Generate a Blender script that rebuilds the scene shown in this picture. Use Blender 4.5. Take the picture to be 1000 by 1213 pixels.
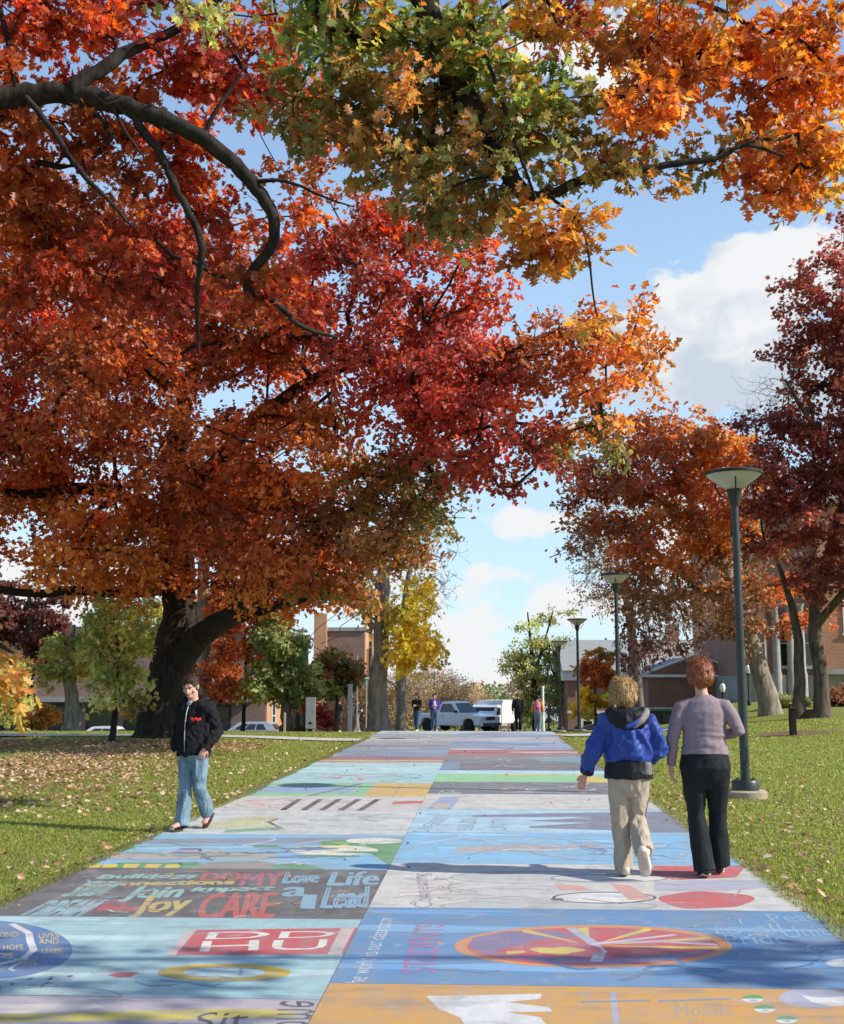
import bpy, bmesh, math, random
import numpy as np
from mathutils import Vector, noise as mnoise
for o in list(bpy.data.objects): bpy.data.objects.remove(o)
random.seed(7); rng = np.random.default_rng(7)
S = bpy.context.scene; COL = S.collection
# ------------------------------------------------------------------ camera
F_ = 1400.0; CAMH = 1.6
PITCH = math.atan(204.5/F_); YAW = math.atan(73/(F_/math.cos(PITCH)))
cam = bpy.data.objects.new('camera', bpy.data.cameras.new('camera')); COL.objects.link(cam)
cam.data.sensor_fit = 'VERTICAL'; cam.data.sensor_height = 24; cam.data.lens = F_/1213*24
cam.data.clip_start = .1; cam.data.clip_end = 5000
cam.location = (0, 0, CAMH); cam.rotation_euler = (math.pi/2+PITCH, 0, YAW); S.camera = cam
def ray(u, v):
    a, b = (u-500)/F_, -(v-606.5)/F_
    x, y, z = a, math.cos(PITCH)-b*math.sin(PITCH), math.sin(PITCH)+b*math.cos(PITCH)
    c, s = math.cos(YAW), math.sin(YAW)
    return np.array((x*c-y*s, x*s+y*c, z))
def P(u, v, Y):                     # a point of the world at distance Y along the path, measured off the photograph
    d = ray(u, v); return d*(Y/d[1])+np.array((0, 0, CAMH))
# ------------------------------------------------------------------ light
SUN_EL, SUN_AZ = math.radians(35), math.radians(90+12)      # azimuth clockwise from +Y
S.render.engine = 'CYCLES'
S.view_settings.view_transform = 'Standard'; S.view_settings.look = 'None'
S.view_settings.exposure = 0.40; S.view_settings.gamma = 1
sd = Vector((math.sin(SUN_AZ)*math.cos(SUN_EL), math.cos(SUN_AZ)*math.cos(SUN_EL), math.sin(SUN_EL)))
sun = bpy.data.objects.new('sun', bpy.data.lights.new('sun', 'SUN')); COL.objects.link(sun)
sun.data.energy = 4.9; sun.data.angle = math.radians(.53); sun.data.color = (1, .93, .82)
sun.rotation_euler = sd.to_track_quat('Z', 'Y').to_euler(); sun.location = (20, -4, 30)
W = bpy.data.worlds.new('World'); S.world = W; W.use_nodes = True
N = W.node_tree.nodes; L = W.node_tree.links
for n in list(N): N.remove(n)
def wn(t, **k):
    n = N.new(t)
    for a, b in k.items(): setattr(n, a, b)
    return n
def wmath(op, a, b=None, c=None):
    n = wn('ShaderNodeMath', operation=op)
    for i, q in enumerate((a, b, c)):
        if q is None: continue
        if isinstance(q, (int, float)): n.inputs[i].default_value = q
        else: L.new(q, n.inputs[i])
    return n.outputs[0]
sky = wn('ShaderNodeTexSky', sky_type='NISHITA', sun_disc=False, sun_elevation=SUN_EL, sun_rotation=SUN_AZ, altitude=200, air_density=1.0, dust_density=.25, ozone_density=3.0)
tc = wn('ShaderNodeTexCoord'); sx = wn('ShaderNodeSeparateXYZ'); L.new(tc.outputs['Generated'], sx.inputs[0])
az = wmath('ARCTAN2', sx.outputs[0], sx.outputs[1]); el = wmath('ARCSINE', sx.outputs[2])
def azel(u, v):
    d = ray(u, v); d = d/np.linalg.norm(d); return math.atan2(d[0], d[1]), math.asin(d[2])
cmb = wn('ShaderNodeCombineXYZ'); L.new(az, cmb.inputs[0]); L.new(wmath('MULTIPLY', el, 1.25), cmb.inputs[1])
def wnoise(scale, detail, rough, seed):
    n = wn('ShaderNodeTexNoise'); n.noise_dimensions = '3D'
    n.inputs['Scale'].default_value = scale; n.inputs['Detail'].default_value = detail; n.inputs['Roughness'].default_value = rough
    m = wn('ShaderNodeVectorMath', operation='ADD'); L.new(cmb.outputs[0], m.inputs[0]); m.inputs[1].default_value = (seed, seed*2, seed*3)
    L.new(m.outputs[0], n.inputs['Vector']); return n.outputs[0]
# cumulus banks: (u, v, half width px, half height px, weight)
clouds = [(905, 335, 75, 62, 1.3), (840, 375, 80, 50, 1.3), (765, 400, 75, 55, 1.2), (820, 430, 130, 62, 1.4), (740, 450, 90, 45, 1.3), (860, 460, 90, 45, 1.2), (960, 320, 60, 50, 1.2), (930, 440, 90, 50, 1.1),
          (625, 618, 75, 24, .85), (720, 50, 110, 50, .7), (520, 790, 90, 70, .85), (590, 812, 90, 50, .9), (690, 712, 70, 30, .8), (585, 682, 70, 18, .6), (440, 700, 120, 50, .6), (820, 640, 120, 60, .7), (-60, 560, 160, 60, .9), (60, 690, 110, 50, .8), (1120, 650, 140, 60, .9), (1150, 200, 120, 70, 1), (-300, 300, 180, 80, 1), (560, 735, 50, 22, .55), (15, 275, 50, 40, .8)]
def field(dv):
    best = None
    for (u, v, a, b, w) in clouds:
        A, E = azel(u, v)
        dx = wmath('MULTIPLY', wmath('SUBTRACT', az, A), F_/a); dy = wmath('MULTIPLY', wmath('SUBTRACT', el, E+dv), F_/b)
        r = wmath('SQRT', wmath('ADD', wmath('MULTIPLY', dx, dx), wmath('MULTIPLY', dy, dy)))
        q = wmath('MULTIPLY', wmath('SUBTRACT', 1.15, r), w)
        best = q if best is None else wmath('SMOOTH_MAX', best, q, .25)
    return best
base = field(0)
n1 = wnoise(22, 7, .58, 3.1); n2 = wnoise(8, 4, .5, 7.7)
dens = wmath('ADD', base, wmath('MULTIPLY', wmath('SUBTRACT', wmath('ADD', wmath('MULTIPLY', n1, .65), wmath('MULTIPLY', n2, .35)), .5), 4.4))
mr = wn('ShaderNodeMapRange', interpolation_type='SMOOTHSTEP'); L.new(dens, mr.inputs[0]); mr.inputs[1].default_value = .08; mr.inputs[2].default_value = .50
# cloud body: thick parts bright on the tops, grey blue towards the base of each bank
n3 = wnoise(17, 6, .55, 1.3)
shade = wmath('ADD', wmath('MULTIPLY', wmath('SUBTRACT', el, azel(800, 390)[1]), 9.0), wmath('MULTIPLY', n3, 4.2))
lowr = wn('ShaderNodeMapRange'); L.new(el, lowr.inputs[0]); lowr.inputs[1].default_value = azel(600, 520)[1]; lowr.inputs[2].default_value = azel(600, 640)[1]; lowr.inputs[3].default_value = 0; lowr.inputs[4].default_value = 3.4
shade = wmath('ADD', shade, lowr.outputs[0])
sr = wn('ShaderNodeValToRGB'); L.new(wmath('ADD', shade, -1.62), sr.inputs[0])
sr.color_ramp.elements[0].position = .12; sr.color_ramp.elements[0].color = (3.3, 3.75, 4.3, 1)
sr.color_ramp.elements[1].position = .95; sr.color_ramp.elements[1].color = (4.85, 4.95, 5.05, 1)
mx = wn('ShaderNodeMix', data_type='RGBA'); L.new(mr.outputs[0], mx.inputs[0])
hs = wn('ShaderNodeHueSaturation'); hs.inputs['Saturation'].default_value = 1.0; hs.inputs['Value'].default_value = 1.25
L.new(sky.outputs[0], hs.inputs['Color'])
hz = wn('ShaderNodeMix', data_type='RGBA'); hzr = wn('ShaderNodeMapRange', interpolation_type='SMOOTHSTEP'); L.new(el, hzr.inputs[0]); hzr.inputs[1].default_value = .75; hzr.inputs[2].default_value = -.02; hzr.inputs[3].default_value = 0; hzr.inputs[4].default_value = .78
L.new(hzr.outputs[0], hz.inputs[0]); L.new(hs.outputs[0], hz.inputs[6]); hz.inputs[7].default_value = (3.3, 4.5, 5.5, 1); L.new(hz.outputs[2], mx.inputs[6]); L.new(sr.outputs[0], mx.inputs[7])
bg = wn('ShaderNodeBackground'); L.new(mx.outputs[2], bg.inputs[0]); bg.inputs[1].default_value = .14
ow = wn('ShaderNodeOutputWorld'); L.new(bg.outputs[0], ow.inputs[0])
# ------------------------------------------------------------------ materials
def newmat(name):
    m = bpy.data.materials.new(name); m.use_nodes = True
    return m, m.node_tree.nodes, m.node_tree.links, m.node_tree.nodes['Principled BSDF']
def mat(name, col, rough=.7, metal=0, var=.12, scale=6, bump=0, spec=.4, coat=0, bscale=None, stretch=(1, 1, 1), dirt=0):
    m, n, l, b = newmat(name)
    t = n.new('ShaderNodeTexCoord'); mp = n.new('ShaderNodeMapping'); mp.inputs['Scale'].default_value = stretch
    l.new(t.outputs['Object'], mp.inputs[0])
    ns = n.new('ShaderNodeTexNoise'); ns.inputs['Scale'].default_value = scale; ns.inputs['Detail'].default_value = 8; ns.inputs['Roughness'].default_value = .62
    l.new(mp.outputs[0], ns.inputs['Vector'])
    r = n.new('ShaderNodeValToRGB'); c = np.array(col)
    r.color_ramp.elements[0].position = .3; r.color_ramp.elements[1].position = .72
    r.color_ramp.elements[0].color = (*np.clip(c*(1-var*1.6), 0, 1), 1); r.color_ramp.elements[1].color = (*np.clip(c*(1+var), 0, 1), 1)
    l.new(ns.outputs[0], r.inputs[0]); out = r.outputs[0]
    if dirt:
        n4 = n.new('ShaderNodeTexNoise'); n4.inputs['Scale'].default_value = scale*.25; n4.inputs['Detail'].default_value = 5
        l.new(mp.outputs[0], n4.inputs['Vector'])
        mr_ = n.new('ShaderNodeMapRange'); mr_.inputs[1].default_value = .45; mr_.inputs[2].default_value = .75; mr_.inputs[4].default_value = dirt
        l.new(n4.outputs[0], mr_.inputs[0]); mm = n.new('ShaderNodeMix'); mm.data_type = 'RGBA'; l.new(mr_.outputs[0], mm.inputs[0]); l.new(out, mm.inputs[6])
        mm.inputs[7].default_value = (.09, .075, .055, 1); out = mm.outputs[2]
    l.new(out, b.inputs['Base Color'])
    b.inputs['Roughness'].default_value = rough; b.inputs['Metallic'].default_value = metal; b.inputs['Specular IOR Level'].default_value = spec
    b.inputs['Coat Weight'].default_value = coat
    if bump:
        nb = n.new('ShaderNodeTexNoise'); nb.inputs['Scale'].default_value = bscale or scale*3; nb.inputs['Detail'].default_value = 6
        l.new(mp.outputs[0], nb.inputs['Vector'])
        bb = n.new('ShaderNodeBump'); bb.inputs['Strength'].default_value = bump; bb.inputs['Distance'].default_value = .02; l.new(nb.outputs[0], bb.inputs['Height']); l.new(bb.outputs[0], b.inputs['Normal'])
    return m
def leafmat(name, trans=.5, rough=.45, spec=.45):
    m, n, l, b = newmat(name)
    a = n.new('ShaderNodeAttribute'); a.attribute_name = 'col'
    l.new(a.outputs['Color'], b.inputs['Base Color']); b.inputs['Roughness'].default_value = rough; b.inputs['Specular IOR Level'].default_value = spec
    t = n.new('ShaderNodeBsdfTranslucent'); g = n.new('ShaderNodeHueSaturation'); g.inputs['Saturation'].default_value = 1.12; g.inputs['Value'].default_value = 1.6
    l.new(a.outputs['Color'], g.inputs['Color']); l.new(g.outputs[0], t.inputs[0])
    x = n.new('ShaderNodeMixShader'); x.inputs[0].default_value = trans; l.new(b.outputs[0], x.inputs[1]); l.new(t.outputs[0], x.inputs[2])
    l.new(x.outputs[0], n['Material Output'].inputs[0]); return m
def brickmat(name, c1, c2, mortar, scale=1.0):
    m, n, l, b = newmat(name)
    t = n.new('ShaderNodeTexCoord'); sp = n.new('ShaderNodeSeparateXYZ'); l.new(t.outputs['Object'], sp.inputs[0])
    ad = n.new('ShaderNodeMath'); ad.operation = 'ADD'; l.new(sp.outputs[0], ad.inputs[0]); l.new(sp.outputs[1], ad.inputs[1])
    cb = n.new('ShaderNodeCombineXYZ'); l.new(ad.outputs[0], cb.inputs[0]); l.new(sp.outputs[2], cb.inputs[1])
    br = n.new('ShaderNodeTexBrick'); l.new(cb.outputs[0], br.inputs['Vector'])
    br.inputs['Color1'].default_value = (*c1, 1); br.inputs['Color2'].default_value = (*c2, 1); br.inputs['Mortar'].default_value = (*mortar, 1)
    br.inputs['Scale'].default_value = scale; br.inputs['Brick Width'].default_value = .22; br.inputs['Row Height'].default_value = .075; br.inputs['Mortar Size'].default_value = .008
    ns = n.new('ShaderNodeTexNoise'); ns.inputs['Scale'].default_value = .8; ns.inputs['Detail'].default_value = 6; l.new(t.outputs['Object'], ns.inputs['Vector'])
    mr_ = n.new('ShaderNodeMapRange'); mr_.inputs[3].default_value = .72; mr_.inputs[4].default_value = 1.2; l.new(ns.outputs[0], mr_.inputs[0])
    v = n.new('ShaderNodeVectorMath'); v.operation = 'SCALE'; l.new(br.outputs[0], v.inputs[0]); l.new(mr_.outputs[0], v.inputs['Scale'])
    l.new(v.outputs[0], b.inputs['Base Color']); b.inputs['Roughness'].default_value = .9; return m
def barkmat(name, c, var=.4):
    m = mat(name, c, rough=.95, var=var, scale=9, bump=1.0, bscale=14, spec=.15, stretch=(1, 1, .22)); return m
M = {}
M['bark_dark'] = barkmat('bark_dark', (.040, .032, .027)); M['bark'] = barkmat('bark', (.12, .095, .07)); M['bark_grey'] = barkmat('bark_grey', (.27, .24, .19)); M['twig'] = barkmat('twig', (.17, .145, .12), .25)
M['leaf'] = leafmat('leaf'); M['leaf_dry'] = leafmat('leaf_dry', .15, .7)
M['black'] = mat('black_paint', (.012, .013, .014), .45, var=.2); M['pole'] = mat('pole_paint', (.028, .034, .036), .42, var=.25, scale=3, spec=.5)
M['concrete'] = mat('concrete', (.42, .34, .25), .9, var=.15, scale=12, bump=.4, dirt=.3)
M['white'] = mat('white_paint', (.78, .78, .76), .6, var=.06); M['glass'] = mat('dark_glass', (.02, .025, .03), .08, var=.3, spec=.8)
M['grey'] = mat('grey_metal', (.33, .34, .35), .5, var=.1, metal=.3); M['rubber'] = mat('rubber', (.018, .018, .018), .85); M['chrome'] = mat('chrome', (.6, .6, .6), .25, metal=1, var=.05)
# ------------------------------------------------------------------ object helpers
def tag(o, label=None, cat=None, group=None, kind=None):
    if label: o['label'] = label
    if cat: o['category'] = cat
    if group: o['group'] = group
    if kind: o['kind'] = kind
    return o
def thing(name, label, cat, loc=(0, 0, 0), rz=0, group=None):
    o = bpy.data.objects.new(name, None); COL.objects.link(o); o.location = loc; o.rotation_euler = (0, 0, rz); o.empty_display_size = .2
    return tag(o, label, cat, group)
def link(name, me, m=None, parent=None, smooth=False):
    o = bpy.data.objects.new(name, me); COL.objects.link(o)
    if m is not None:
        for q in (m if isinstance(m, (list, tuple)) else [m]): me.materials.append(q)
    if parent is not None: o.parent = parent
    if smooth: me.polygons.foreach_set('use_smooth', np.ones(len(me.polygons), bool))
    return o
def mesh_np(name, V, loops, totals, colors=None, smooth=False):
    me = bpy.data.meshes.new(name); V = np.asarray(V, np.float32).reshape(-1, 3); loops = np.asarray(loops, np.int32).ravel(); totals = np.asarray(totals, np.int32)
    me.vertices.add(len(V)); me.vertices.foreach_set('co', V.ravel())
    me.loops.add(len(loops)); me.loops.foreach_set('vertex_index', loops)
    me.polygons.add(len(totals)); st = np.concatenate(([0], np.cumsum(totals)[:-1])).astype(np.int32)
    me.polygons.foreach_set('loop_start', st); me.polygons.foreach_set('loop_total', totals)
    if smooth: me.polygons.foreach_set('use_smooth', np.ones(len(totals), bool))
    if colors is not None:
        a = me.color_attributes.new('col', 'FLOAT_COLOR', 'POINT'); c = np.ones((len(V), 4), np.float32); c[:, :3] = colors; a.data.foreach_set('color', c.ravel())
    me.update(calc_edges=True); return me
class MB:                                        # collects faces into one mesh
    def __init__(s): s.v = []; s.f = []; s.mi = []
    def add(s, vs, fs, mi=0):
        k = len(s.v); s.v += [tuple(map(float, q)) for q in vs]; s.f += [tuple(k+i for i in q) for q in fs]; s.mi += [mi]*len(fs); return s
    def box(s, x0, x1, y0, y1, z0, z1, mi=0):
        return s.add([(x0, y0, z0), (x1, y0, z0), (x1, y1, z0), (x0, y1, z0), (x0, y0, z1), (x1, y0, z1), (x1, y1, z1), (x0, y1, z1)],
                     [(0, 3, 2, 1), (4, 5, 6, 7), (0, 1, 5, 4), (1, 2, 6, 5), (2, 3, 7, 6), (3, 0, 4, 7)], mi)
    def lathe(s, prof, c=(0, 0, 0), n=28, mi=0, axis='z'):
        vs = []; fs = []
        for (r, z) in prof:
            for i in range(n):
                a = 2*math.pi*i/n; q = (r*math.cos(a), r*math.sin(a), z)
                if axis == 'x': q = (q[2], q[0], q[1])
                if axis == 'y': q = (q[0], q[2], q[1])
                vs.append((c[0]+q[0], c[1]+q[1], c[2]+q[2]))
        for j in range(len(prof)-1):
            for i in range(n): fs.append((j*n+i, j*n+(i+1) % n, (j+1)*n+(i+1) % n, (j+1)*n+i))
        fs.append(tuple(range(n))[::-1]); fs.append(tuple((len(prof)-1)*n+i for i in range(n)))
        return s.add(vs, fs, mi)
    def tube(s, pts, rad, n=8, mi=0, ref=None, cap=True):
        pts = [Vector(p) for p in pts]; vs = []; fs = []
        if not hasattr(rad, '__len__'): rad = [rad]*len(pts)
        side = None
        for i, p in enumerate(pts):
            t = (pts[min(i+1, len(pts)-1)]-pts[max(i-1, 0)]).normalized()
            if side is None or ref is not None:
                r0 = Vector(ref) if ref is not None else (Vector((0, 0, 1)) if abs(t.z) < .8 else Vector((1, 0, 0)))
                side = (r0-t*r0.dot(t)).normalized()
            else: side = (side-t*side.dot(t)).normalized()
            up = t.cross(side); r = rad[i]; rx, ry = r if hasattr(r, '__len__') else (r, r)
            for k in range(n):
                a = 2*math.pi*k/n; vs.append(p+side*(rx*math.cos(a))+up*(ry*math.sin(a)))
        for j in range(len(pts)-1):
            for k in range(n): fs.append((j*n+k, j*n+(k+1) % n, (j+1)*n+(k+1) % n, (j+1)*n+k))
        if cap: fs.append(tuple(range(n))[::-1]); fs.append(tuple((len(pts)-1)*n+k for k in range(n)))
        return s.add(vs, fs, mi)
    def prism(s, poly, z0, z1, mi=0):            # polygon in xy, extruded in z
        n = len(poly); return s.add([(x, y, z0) for x, y in poly]+[(x, y, z1) for x, y in poly], [tuple(range(n))[::-1], tuple(range(n, 2*n))]+[(i, (i+1) % n, n+(i+1) % n, n+i) for i in range(n)], mi)
    def side_prism(s, poly, x0, x1, mi=0):       # polygon in yz, extruded in x
        n = len(poly); return s.add([(x0, y, z) for y, z in poly]+[(x1, y, z) for y, z in poly], [tuple(range(n)), tuple(range(n, 2*n))[::-1]]+[(i, n+i, n+(i+1) % n, (i+1) % n) for i in range(n)], mi)
    def mesh(s, name='m'):
        me = bpy.data.meshes.new(name); me.from_pydata(s.v, [], s.f)
        me.polygons.foreach_set('material_index', np.array(s.mi, np.int32)); me.update(); return me
    def build(s, name, m, parent=None, smooth=False, bevel=0, fix=True):
        me = s.mesh(name)
        if fix:
            bm = bmesh.new(); bm.from_mesh(me); bmesh.ops.recalc_face_normals(bm, faces=bm.faces)
            if bevel: bmesh.ops.bevel(bm, geom=[e for e in bm.edges if e.is_manifold and e.calc_face_angle(0) > .5], offset=bevel, segments=2, affect='EDGES', clamp_overlap=True)
            bm.to_mesh(me); bm.free()
        o = link(name, me, m, parent)
        if smooth: autosmooth(me)
        return o
def autosmooth(me, ang=.7):
    me.polygons.foreach_set('use_smooth', np.ones(len(me.polygons), bool))
    try: me.set_sharp_from_angle(angle=ang)
    except Exception: pass
def ss(x, a, b): t = min(max((x-a)/(b-a), 0), 1); return t*t*(3-2*t)
PL, PR, PD = -3.5, 2.31, -.83          # path edges and divider
def gz(x, y):                          # the lie of the land
    z = -.0393*max(y-41, 0) if y > 41 else 0
    if 39 < y < 43: z = -.0393*((y-39)**2/8)
    z = max(z, -.0393*260)
    if x > 3: z += .66*ss(x, 3, 15)*ss(y, 14, 46)+ (.0393*max(min(y, 75)-41, 0)*ss(x, 6, 14) if y > 41 else 0)
    if x < -4: z += -.045*min(-x-2, 30)*ss(y, 50, 80)+.10*ss(-x, 4, 8)*ss(y, 2, 10)*(1-ss(y, 34, 42))
    if x < -4 or x > 3: z += .035*mnoise.noise((x*.25, y*.25, 0))*ss(abs(x+.6), 3.2, 6)
    return z
# ------------------------------------------------------------------ trees: limbs grown towards clumps of foliage, then leaves along the twigs
OAK = np.array([(0, 0), (.09, .10), (.33, .20), (.15, .34), (.46, .50), (.18, .60), (.34, .80), (.07, .84), (0, 1.0)])
MID = np.array([(0, 0), (.34, .22), (.16, .40), (.42, .62), (0, 1.0)])
LOW = np.array([(0, 0), (.36, .35), (0, 1.0)])
MAPLE = np.array([(0, 0), (.28, .02), (.2, .2), (.52, .38), (.3, .5), (.36, .76), (.12, .72), (0, 1.0)])
OVAL = np.array([(0, 0), (.2, .25), (.24, .55), (0, 1.0)])
def norm(a): return a/np.maximum(np.linalg.norm(a, axis=-1, keepdims=True), 1e-9)
def leaf_mesh(name, pos, dirs, nrm, size, cols, tpl, fold=.35, curl=.3):
    n = len(pos); d = norm(dirs); nr = norm(nrm-(nrm*d).sum(1, keepdims=True)*d); s = np.cross(d, nr)
    k = len(tpl); right = tpl; left = tpl[1:-1]*np.array((-1, 1)); T = np.concatenate((right, left)); nt = len(T)
    size = np.broadcast_to(np.asarray(size), (n,))[:, None, None]
    fo = (fold*rng.uniform(.3, 1.4, n))[:, None]; cu = (curl*rng.uniform(-.5, 1.5, n))[:, None]
    h = fo*np.abs(T[:, 0])[None]-cu*(T[:, 1]**2)[None]
    V = pos[:, None]+size*(T[None, :, :1]*s[:, None]+T[None, :, 1:]*d[:, None]+h[..., None]*nr[:, None])
    f1 = list(range(k)); f2 = [0]+[k+i for i in range(k-2)]+[k-1]; f2 = f2[::-1]
    base = (np.arange(n)*nt)[:, None]; loops = (base+np.array(f1+f2)[None]).ravel(); tot = np.full(2*n, k)
    C = np.repeat(cols, nt, 0); return mesh_np(name, V, loops, tot, C)
def densify(pts, step):
    out = []
    for (a, ra), (b, rb) in zip(pts[:-1], pts[1:]):
        a = np.array(a, float); b = np.array(b, float); m = max(1, int(np.linalg.norm(b-a)/step))
        for i in range(m): out.append((a+(b-a)*i/m, ra+(rb-ra)*i/m))
    out.append((np.array(pts[-1][0], float), pts[-1][1])); return out
def smoothpath(pts, n=3):                          # Chaikin
    P_ = [(np.array(p, float), r) for p, r in pts]
    for _ in range(n-1):
        q = [P_[0]]
        for (a, ra), (b, rb) in zip(P_[:-1], P_[1:]): q += [(a*.75+b*.25, ra*.75+rb*.25), (a*.25+b*.75, ra*.25+rb*.75)]
        q.append(P_[-1]); P_ = q
    return P_
class Tree:
    def __init__(s, limbs, step=.5):
        s.p = []; s.par = []; s.dir = []; s.fix = []; s.free = []
        for li, L_ in enumerate(limbs):
            D = densify(smoothpath(L_), step); prev = -1
            if len(D) > 3 and step < .45: D = [(q_+(rng.normal(0, min(.14*r_, .03), 3) if 0 < i_ < len(D)-1 else 0), r_) for i_, (q_, r_) in enumerate(D)]
            if s.p:
                a = np.array(s.p); dd = np.linalg.norm(a-D[0][0], axis=1); prev = int(dd.argmin())
            for i, (q, r) in enumerate(D):
                nx = D[min(i+1, len(D)-1)][0]-D[max(i-1, 0)][0]
                s.p.append(q); s.par.append(prev); s.dir.append(norm(nx)); s.fix.append(r); s.free.append(True); prev = len(s.p)-1
    def grow(s, targets, step=.5, wig=.1, minh=0, ang=.8, sag=.0, rgrow=None):
        lo = [i for i in range(len(s.p)) if s.p[i][2] >= minh]
        a0 = np.array([s.p[i] for i in lo]); order = np.argsort([np.linalg.norm(a0-t, axis=1).min() for t in targets])
        tips = []
        cap = len(s.p)+len(targets)*60
        A = np.zeros((cap, 3)); Dn = np.zeros((cap, 3)); k = len(s.p); A[:k] = np.array(s.p); Dn[:k] = np.array(s.dir); ok = A[:k, 2] >= minh
        OK = np.zeros(cap, bool); OK[:k] = ok
        for ti in order:
            t = np.array(targets[ti]); v = t-A[:k]; d = np.linalg.norm(v, axis=1)+1e-6
            cs = (v*Dn[:k]).sum(1)/d; cost = d*(1+ang*(1-cs)); cost[~OK[:k]] = 1e9
            j = int(cost.argmin()); p0 = A[j].copy(); d0 = d[j]; m = max(2, int(d0/step)); prev = j
            c1 = p0+Dn[j]*d0*.33; c2 = t-norm(v[j])*d0*.3+np.array((0, 0, sag*d0))
            last = p0
            for i in range(1, m+1):
                u = i/m; q = (1-u)**3*p0+3*(1-u)**2*u*c1+3*(1-u)*u*u*c2+u**3*t
                if i < m: q = q+rng.normal(0, wig*step, 3)
                A[k] = q; Dn[k] = norm(q-last); OK[k] = True; s.p.append(q); s.par.append(prev); s.dir.append(Dn[k].copy()); s.fix.append(0); s.free.append(False); prev = k; k += 1; last = q
            tips.append(prev)
        return tips
    def radii(s, tip=.006, e=2.3):
        n = len(s.p); w = np.zeros(n); ch = [0]*n
        for i in range(n):
            if s.par[i] >= 0: ch[s.par[i]] += 1
        # nodes are appended after their parents, so a reverse pass adds up the children
        for i in range(n-1, -1, -1):
            if ch[i] == 0: w[i] = tip**e
            if s.par[i] >= 0: w[s.par[i]] += w[i]
        r = w**(1/e)
        for i in range(n):
            if s.fix[i]: r[i] = s.fix[i]
        for i in range(n):                          # a branch is never thicker than what carries it
            p = s.par[i]
            if p >= 0 and not s.fix[i]: r[i] = min(r[i], r[p]*.85 if s.fix[p] else r[p])
        s.r = r; return r
    def tubes(s, rmin=0, big=12):
        n = len(s.p); kids = [[] for _ in range(n)]
        for i in range(n):
            if s.par[i] >= 0: kids[s.par[i]].append(i)
        V = []; Lp = []; tot = []; base = 0
        starts = [i for i in range(n) if s.par[i] < 0]; stack = [(None, i) for i in starts]
        while stack:
            pr, i = stack.pop(); ch = []
            if pr is not None: ch.append(pr)
            while True:
                ch.append(i)
                if not kids[i]: break
                ks = sorted(kids[i], key=lambda q: (-(s.fix[q] > 0)*(s.fix[i] > 0), -s.r[q])); 
                for q in ks[1:]: stack.append((i, q))
                i = ks[0]
            rad = np.array([s.r[q] for q in ch])
            if pr is not None: rad[0] = min(rad[0], rad[1]*1.15)
            if rad.max() < rmin: continue
            pts = np.array([s.p[q] for q in ch]); m = len(ch)
            k = big if rad.max() > .12 else (8 if rad.max() > .05 else (5 if rad.max() > .02 else 3))
            T = norm(np.gradient(pts, axis=0)) if m > 1 else np.array([[0, 0, 1.]])
            ref = np.array((.3, .9, .1)) if abs(T[0][1]) < .8 else np.array((1., 0, 0))
            sd_ = norm(np.cross(T, ref)); up = np.cross(T, sd_)
            an = np.arange(k)*2*math.pi/k
            rr = rad[:, None]*(1+(.06*np.sin(an*3+pts[0][0])[None]+.10*np.sin(pts.sum(1)*4.1)[:, None]*np.sin(pts[:, :1]*7+an[None]) if k >= 5 else 0))
            R = pts[:, None]+rr[..., None]*(np.cos(an)[None, :, None]*sd_[:, None]+np.sin(an)[None, :, None]*up[:, None])
            V.append(R.reshape(-1, 3)); j = np.arange(m-1)[:, None]*k; a = np.arange(k)[None]; b = (a+1) % k
            q = np.stack((base+j+a, base+j+b, base+j+k+b, base+j+k+a), -1).reshape(-1, 4); Lp.append(q.ravel()); tot.append(np.full(len(q), 4)); base += m*k
        return np.concatenate(V), np.concatenate(Lp), np.concatenate(tot)
def ell(u, v, Y, ru, rv, ry, pal, w=1.0, n=None):  # an ellipsoid of crown measured off the photograph: centre, half sizes in pixels, depth in metres
    c = P(u, v, Y); k = Y/1405.0; return dict(c=c, r=np.array((ru*k, ry, rv*k)), pal=pal, w=w, n=n)
def elw(c, r, pal, n=None): return dict(c=np.array(c, float), r=np.array(r, float), pal=pal, n=n)
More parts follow.
